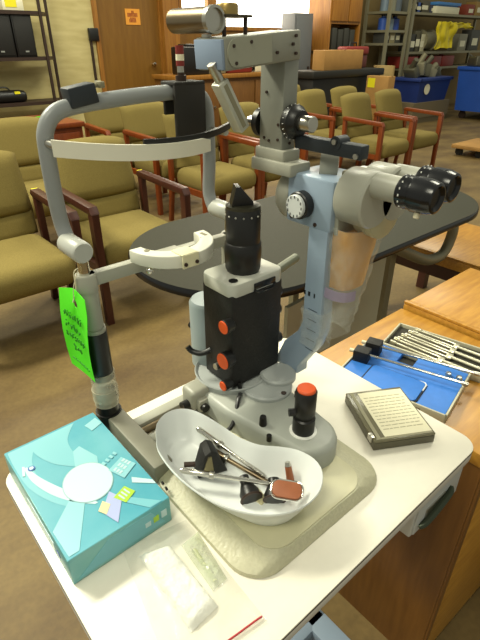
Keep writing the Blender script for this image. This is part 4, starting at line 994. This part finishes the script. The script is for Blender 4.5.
for k in range(5):
    x = q0.x+.15+(q1.x-q0.x-.3)*k/4
    Mx = Matrix.Translation((x, V+.3, zt+.08+.06*math.sin(k*1.3))) @ Matrix.Rotation(-.6+.35*k, 4, 'Y') @ Matrix.Rotation(.4*k, 4, 'Z')
    b = MB(); b.box(-.08, .08, -.12, .12, -.1, .12, .02, M=Mx); b.cyl(Mx @ Vector((0, 0, .08)), Mx @ Vector((.05, -.12, .24)), .05, seg=14)
    tag(b.build('machine_part', mat('greenish grey scrap', '#5f5c49', .45, .3) if k % 2 == 0 else grey_metal), ['grey machine part in the low blue tub, left end', 'grey machine part in the low blue tub, second from left', 'grey machine part in the low blue tub, middle', 'grey machine part in the low blue tub, fourth from left', 'grey machine part in the low blue tub, right end'][k], 'machine part', 'machine parts in the tub')
# small dolly on the floor at the right
q = pl(478, 158, 2, .0)
t = thing('furniture_dolly', 'low wooden dolly on the floor at the right edge', 'dolly', (q.x, q.y, 0))
b = MB(); b.box(q.x-.12, q.x+.6, q.y-.1, q.y+.35, .1, .15, .01); b.build('deck', cardboard, t)
for dx in (0, .5):
    for dy in (0, .28):
        b = MB(); b.cyl((q.x+dx-.02, q.y+dy, .05), (q.x+dx+.02, q.y+dy, .05), .05, seg=16); b.build('caster', black, t)
# steel shelving with goods
SV = 5.6
s_ = lambda px, py: pl(px, py, 1, SV)
xs = [s_(389, 40).x, s_(404, 40).x]
def shelving(name, px0, px1, rows, lab, dep=.5):
    x0, x1 = s_(px0, 40).x, s_(px1, 40).x
    t = thing(name, lab, 'shelving', ((x0+x1)/2, SV+dep/2, 0), 'grey steel shelving')
    for x in (x0, x1):
        for y in (SV, SV+dep):
            b = MB(); b.box(x-.025, x+.025, y-.025, y+.025, 0, 2.6); b.build('upright', grey_metal, t)
    L = []
    for py in rows:
        z = s_((px0+px1)/2, py).z
        b = MB(); b.box(x0, x1, SV, SV+dep, z-.04, z); b.build('shelf', grey_metal, t); L.append(z)
    return x0, x1, L
a0, a1, La = shelving('steel_shelving', 386, 405, (11, 30, 43), 'narrow grey steel shelving bay left of the wide one')
c0, c1, Lc = shelving('steel_shelving', 409, 492, (14, 51, 66), 'wide grey steel shelving bay loaded with goods at the upper right')
random.seed(21)
cols = ['#6f7f8c', '#2f4f9a', '#9a8f6a', '#3a3a36', '#b7a56f', '#84836f', '#4a4a44', '#7a3a2c', '#54606a']
def goods(name, cat, x, y, z, wx, wz, col, lab, grp, cylr=False):
    t = thing(name, lab, cat, (x, y, z), grp)
    if cylr:
        b = MB(); b.lathe([(wx/2, 0), (wx/2, wz*.75), (wx*.22, wz*.85), (wx*.22, wz*.9)], (x, y, z), seg=18); b.build('body', mat('goods'+col, col, .4), t)
        b = MB(); b.lathe([(wx*.26, 0), (wx*.26, wz*.1), (0, wz*.1)], (x, y, z+wz*.9), seg=16); b.build('cap', black, t)
    else:
        b = MB(); b.box(x-wx/2, x+wx/2, y-.12, y+.12, z, z+wz, .006); b.build('body', mat('goods'+col, col, .6), t)
        b = MB(); b.box(x-wx*.3, x+wx*.3, y-.124, y-.12, z+wz*.25, z+wz*.6); b.build('label', paper, t)
pos = ['first', 'second', 'third', 'fourth', 'fifth', 'sixth', 'seventh', 'eighth', 'ninth']
for j, z in enumerate(La):
    for k in range(3):
        x = a0+.13+(a1-a0-.26)*k/2
        nm = ['top', 'middle', 'lowest'][j]
        goods('jar' if j < 2 else 'carton', 'jar' if j < 2 else 'carton', x, SV+.2, z, min(.2, (a1-a0)/3.4), [.3, .24, .2][j], ['#6f7f8c', '#84836f', '#59626a', '#2f4f9a', '#6f7f8c', '#24408c', '#3a3a36', '#9a8f6a', '#4a4a44'][j*3+k], ['jar', 'jar', 'dark carton'][j]+' '+pos[k]+' from the left on the '+nm+' shelf of the narrow bay', 'goods on the narrow bay', j < 2)
lay = [(409.5, .3, .22, '#5a5a50'), (415, .22, .16, '#2f4f9a'), (421, .34, .2, '#56503e'), (430, .25, .14, '#3d3f52'), (468, .3, .2, '#8a3a24'), (477, .4, .26, '#9a7a3c')]
for k, (px, wx, wz, cl_) in enumerate(lay):
    x = s_(px, 20).x
    goods('carton', 'carton', x+.2, SV+.2, Lc[0], wx, wz, cl_, 'carton '+pos[k]+' from the left on the top shelf of the wide bay', 'cartons on the wide bay')
# blue crate on the top shelf
x0, x1 = s_(437, 10).x, s_(459, 10).x; z0 = Lc[0]
t = thing('blue_crate', 'light blue plastic crate on the top shelf at the upper right', 'crate', ((x0+x1)/2, SV+.2, z0+.16))
b = MB(); b.box(x0-.02, x1+.02, SV+.0, SV+.4, z0, z0+.12, .006); tag(b.build('carton', paper), 'white flat carton under the light blue crate', 'carton')
zt = pl(448, 3, 1, SV).z
b = MB(); b.loft([[(x0+.04, SV+.02, z0+.12), (x1-.04, SV+.02, z0+.12), (x1-.04, SV+.38, z0+.12), (x0+.04, SV+.38, z0+.12)], [(x0, SV, zt), (x1, SV, zt), (x1, SV+.4, zt), (x0, SV+.4, zt)]]); b.build('crate_body', mat('light blue crate', '#3f7fc0', .5), t)
b = MB(); b.box(x0-.02, x1+.02, SV-.02, SV+.42, zt-.04, zt+.01, .006); b.build('rim', mat('light blue crate', '#3f7fc0', .5), t)
# yellow sheeting, cable reel, red cartons on the lower shelf
z0 = Lc[1]
x = s_(444, 35).x
b = MB()
b.grid(lambda s, q: Vector((s_(434, 30).x+(s_(452, 30).x-s_(434, 30).x)*s+.06*noise.noise(Vector((s*3, q*3, 2))), SV-.06-.08*noise.noise(Vector((s*6, q*2, 0))), s_(440, 22+26*q).z+.05*noise.noise(Vector((s*4, 9, q))))), 16, 16, .015)
b.grid(lambda s, q: Vector((s_(446, 25).x+(s_(468, 25).x-s_(446, 25).x)*s, SV-.06-.07*noise.noise(Vector((s*6, q*2, 4))), s_(455, 23+5*q).z+.05*noise.noise(Vector((s*4, 3, q))))), 14, 5, .015)
tag(b.build('yellow_sheeting', yellow_m, None, 60), 'crumpled bright yellow plastic sheeting draped over the upper right shelf', 'sheeting')
cx_ = s_(433, 40); r = abs(s_(433, 29).z-z0)/2
t = thing('cable_reel', 'grey cable reel standing on the shelf left of the yellow sheeting', 'reel', (cx_.x, SV+.2, z0))
b = MB(); b.cyl((cx_.x-.15, SV+.22, z0+r), (cx_.x+.22, SV+.22, z0+r), r*.8, seg=30); b.build('wound_cable', mat('grey cable', '#8f8b76', .5), t)
for dx in (-.17, .22):
    b = MB(); b.cyl((cx_.x+dx, SV+.22, z0+r), (cx_.x+dx+.03, SV+.22, z0+r), r, seg=30); b.build('flange', grey_metal, t)
for k, (px, wx, wz, cl_) in enumerate(((411, .22, .3, '#3a3a36'), (416, .22, .36, '#55503c'), (420.5, .2, .3, '#c9c2a2'), (462, .35, .32, '#8f8b76'), (474, .4, .4, '#4a4a44'))):
    goods('parts_bin', 'bin', s_(px, 40).x+.2, SV+.2, z0, wx, wz, cl_, 'parts bin '+pos[k]+' from the left on the lower shelf of the wide bay', 'bins on the wide bay')
for k, px in enumerate((412, 436, 449)):
    x = s_(px, 60).x
    b = MB(); b.box(x-.25, x+.25, SV+.02, SV+.4, Lc[2], Lc[2]+.2, .01); b.box(x-.07, x+.07, SV+.18, SV+.22, Lc[2]+.2, Lc[2]+.225, .005); tag(b.build('red_toolbox', red_m), ['red box on the lowest shelf of the wide bay, left end', 'red box on the lowest shelf of the wide bay, middle', 'red box on the lowest shelf of the wide bay, right end'][k], 'box', 'red boxes on the shelving')
# wood cabinet with doors
V = 5.7
x0, x1 = pl(329, 30, 1, V).x, pl(360, 30, 1, V).x; zb = 0; zm = pl(340, 24, 1, V).z
t = thing('wooden_cupboard', 'tall orange wood cupboard right of the bright window', 'cupboard', ((x0+x1)/2, V+.2, 0))
b = MB(); b.box(x0, x1, V, V+.45, zm, 2.4); cb_ = b.build('upper_body', wood_stud, t)
xm = (x0*.45+x1*.55)
for a, c2 in ((x0+.03, xm-.01), (xm+.01, x1-.03)):
    b = MB(); b.box(a, c2, V-.025, V, zm+.04, 2.36, .006); b.build('door', wood_stud, t)
for a in (x0, x1-.04):
    b = MB(); b.box(a, a+.04, V, V+.45, 0, zm); b.build('side_panel', wood_stud, t)
zsh = pl(340, 51, 1, V).z
b = MB(); b.box(x0, x1, V, V+.45, zsh-.04, zsh); b.build('shelf', wood_stud, t)
b = MB(); b.box(x0+.04, x1-.04, V+.42, V+.45, 0, zm); b.build('back_panel', wood_stud, t)
for k in range(4):
    x = x0+.12+.16*k; b = MB(); b.box(x, x+.12, V+.02, V+.3, zsh, zsh+.34-.02*(k % 2), .01); tag(b.build('file_box', mat('charcoal card', '#33322b', .6)), 'charcoal file box '+pos[k]+' from the left in the orange cupboard', 'file box', 'file boxes in the cupboard')
q = pl(357, 40, 1, V-.3)
t = thing('red_toolbox', 'red toolbox with dark lid right of the charcoal file boxes', 'toolbox', (q.x, V-.2, zsh-.05))
# black case table with cartons
V = 4.7
x0, x1 = pl(314, 70, 1, V).x, pl(384, 76, 1, V).x; zt = pl(345, 70, 1, V).z
tb_ = thing('equipment_trunk', 'long black trunk behind the right hand chairs carrying cartons', 'trunk', ((x0+x1)/2, V+.35, 0))
b = MB(); b.box(x0+.04, x1-.04, V+.04, V+.44, .0, zt-.1, .01); b.build('trunk_body', black_matt, tb_)
b = MB(); b.box(x0, x1, V, V+.48, zt-.1, zt, .015); b.build('lid', mat('dusty black', '#1c1b16', .5), tb_)
t.location = (x0*.35+x1*.65+.2, V+.38, zt)
b = MB(); xx = t.location.x; b.box(xx-.25, xx+.3, V+.3, V+.47, zt, zt+.18, .01); b.build('toolbox_body', mat('dark maroon', '#5a2420', .5), t)
b = MB(); b.box(xx-.27, xx+.32, V+.285, V+.475, zt+.18, zt+.3, .03, 3); b.build('lid', red_m, t)
b = MB(); b.tube([(xx-.08, V+.38, zt+.29), (xx-.06, V+.38, zt+.35), (xx+.08, V+.38, zt+.35), (xx+.1, V+.38, zt+.29)], .012, 8); b.build('handle', black, t)
def carton(x0, x1, y0, y1, z0, z1, lab, stick=None):
    t = thing('cardboard_carton', lab, 'carton', ((x0+x1)/2, (y0+y1)/2, z0), 'cardboard cartons')
    b = MB(); b.box(x0, x1, y0, y1, z0, z1, .006); b.build('carton_body', cardboard, t)
    b = MB(); b.box((x0+x1)/2-.02, (x0+x1)/2+.02, y0-.002, y1, z1-.0005, z1+.0015); b.build('tape', mat('brown tape', '#8a6a3c', .3), t)
    if stick:
        b = MB(); b.box(x0-.003, x0, y1-.16, y1-.03, z1-.16, z1-.03); b.build('yellow_label', yellow_s, t)
    return t
xa, xb = pl(322, 60, 1, V+.1).x, pl(360, 60, 1, V+.1).x
carton(xa, xb, V+.05, V+.28, zt, pl(340, 50, 1, V+.1).z, 'long tan carton on the black trunk in front of the file boxes')
V = 4.25
xa, xb = pl(366, 85, 1, V+.4).x, pl(394, 88, 1, V).x; z1 = pl(375, 75, 1, V+.4).z
carton(xa, xb, V, V+.4, 0, z1, 'taped cardboard carton with a yellow label behind the right hand chairs', (.02, .2, .78, .97))
xa, xb = pl(386, 70, 1, V+.5).x, pl(402, 70, 1, V+.5).x
b = MB(); b.loft([[(xa+.1*noise.noise(Vector((i, k, 0)))+(xb-xa)*(.5+.5*math.cos(2*PI*i/14)*(1-.12*k)), V+.7+.2*math.sin(2*PI*i/14), pl(392, 66, 1, V+.5).z*k/5+.02*noise.noise(Vector((i*2, k, 5)))) for i in range(14)] for k in range(6)]); tag(b.build('paper_sack', mat('tan sack paper', '#a08654', .85)), 'crumpled tan sack between the taped carton and the blue tub', 'sack')
# grey cabinet in front of the window
V = 5.9
xa, xb = pl(294, 40, 1, V).x, pl(312, 40, 1, V).x; z1 = pl(303, 13, 1, V).z
t = thing('grey_locker', 'blue grey locker standing right of the bright window, behind the tower', 'locker', ((xa+xb)/2, V+.15, 0))
b = MB(); b.box(xa, xb, V, V+.3, 0, z1, .01); b.build('locker_body', mat('blue grey steel', '#5f6162', .5), t)
b = MB(); b.box(xa+.03, xb-.03, V-.015, V, .1, z1-.05, .004); d_ = b.build('door', mat('blue grey steel', '#5f6162', .5), t)
b = MB(); b.box(xb-.1, xb-.07, V-.035, V-.015, z1*.5, z1*.5+.12); b.build('handle', dark_metal, d_)
# counter with clutter below the window
V = 5.2
xa, xb = pl(176, 60, 1, V).x, pl(292, 60, 1, V).x; zt = pl(230, 74, 1, V).z
t = thing('wooden_counter', 'wooden counter below the bright window behind the headrest', 'counter', ((xa+xb)/2, V+.3, 0))
b = MB(); b.box(xa, xb, V, V+.6, zt-.05, zt, .005); b.build('counter_top', wood_stud, t)
b = MB(); b.box(xa+.03, xb-.03, V+.05, V+.58, .08, zt-.05); b.build('counter_body', wood_side, t)
for k in range(3):
    wdt = (xb-xa-.1)/3
    b = MB(); b.box(xa+.05+wdt*k+.01, xa+.05+wdt*(k+1)-.01, V+.03, V+.05, .12, zt-.09, .004); dd = b.build('door', wood_side, t)
    b = MB(); b.lathe([(.01, 0), (.018, .02), (0, .025)], (xa+.05+wdt*(k+.85), V+.03, zt*.6), (0, -1, 0), 12); b.build('knob', steel, dd)
for k, (px, wd, hh, m_, nm, lab, cat) in enumerate(((193, .4, .32, black, 'monitor_case', 'black equipment case on the counter behind the striped sleeve', 'case'), (213, .3, .22, grey_metal, 'tin_box', 'grey tin box on the counter right of the black equipment case', 'box'), (238, .5, .16, red_m, 'red_toolbox', 'red box lying on the counter left of the grey tower', 'box'), (254, .3, .2, paper, 'white_carton', 'white carton on the counter beside the grey tower', 'carton'))):
    x = pl(px, 70, 1, V+.2).x
    b = MB(); b.box(x-wd/2, x+wd/2, V+.1, V+.4, zt, zt+hh, .02); b.box(x-wd*.3, x+wd*.3, V+.15, V+.35, zt+hh-.005, zt+hh+.03, .01); tag(b.build(nm, m_), lab, cat)

# ================================================================ light
def area(name, loc, size, power, col, rot=(0, 0, 0), sy=None):
    L = bpy.data.lights.new(name, 'AREA'); L.energy = power; L.color = col; L.shape = 'RECTANGLE'; L.size = size; L.size_y = sy or size
    o = bpy.data.objects.new(name, L); C.objects.link(o); o.location = loc; o.rotation_euler = rot
    return o
warm = (1, .975, .77)
area('ceiling_lamp', (-.9, 2.4, 3.6), 1.3, 120, warm, (math.radians(-25), math.radians(-14), 0), .5)
area('ceiling_lamp', (-1.6, -.6, 3.6), 1.3, 30, warm, (0, 0, 0), .5)
area('ceiling_lamp', (3.2, 3.6, 3.8), 1.5, 58, warm, (0, 0, 0), .6)
area('ceiling_lamp', (6.5, 4.2, 3.8), 1.5, 58, warm, (0, 0, 0), .6)
area('ceiling_lamp', (.9, 5.0, 3.8), 1.5, 58, warm, (0, 0, 0), .6)
area('ceiling_lamp', (2.6, 0.4, 3.8), 1.5, 40, warm, (0, 0, 0), .6)
w_ = bpy.data.worlds.new('World'); bpy.context.scene.world = w_; w_.use_nodes = True
w_.node_tree.nodes['Background'].inputs[0].default_value = (.93, .94, .78, 1); w_.node_tree.nodes['Background'].inputs[1].default_value = .3

# ================================================================ camera
cd = bpy.data.cameras.new('camera'); cam = bpy.data.objects.new('camera', cd); C.objects.link(cam)
cd.sensor_fit = 'VERTICAL'; cd.sensor_height = 36; cd.lens = F/640*36; cd.clip_start = .02; cd.clip_end = 60
cam.location = CAM
cam.rotation_euler = (PI/2-PITCH, 0, -YAW)
cam.location = CAM
sc = bpy.context.scene; sc.camera = cam
sc.view_settings.view_transform = 'Standard'; sc.view_settings.look = 'None'; sc.view_settings.gamma = 1; sc.view_settings.use_curve_mapping = False
sc.view_settings.exposure = 0.5
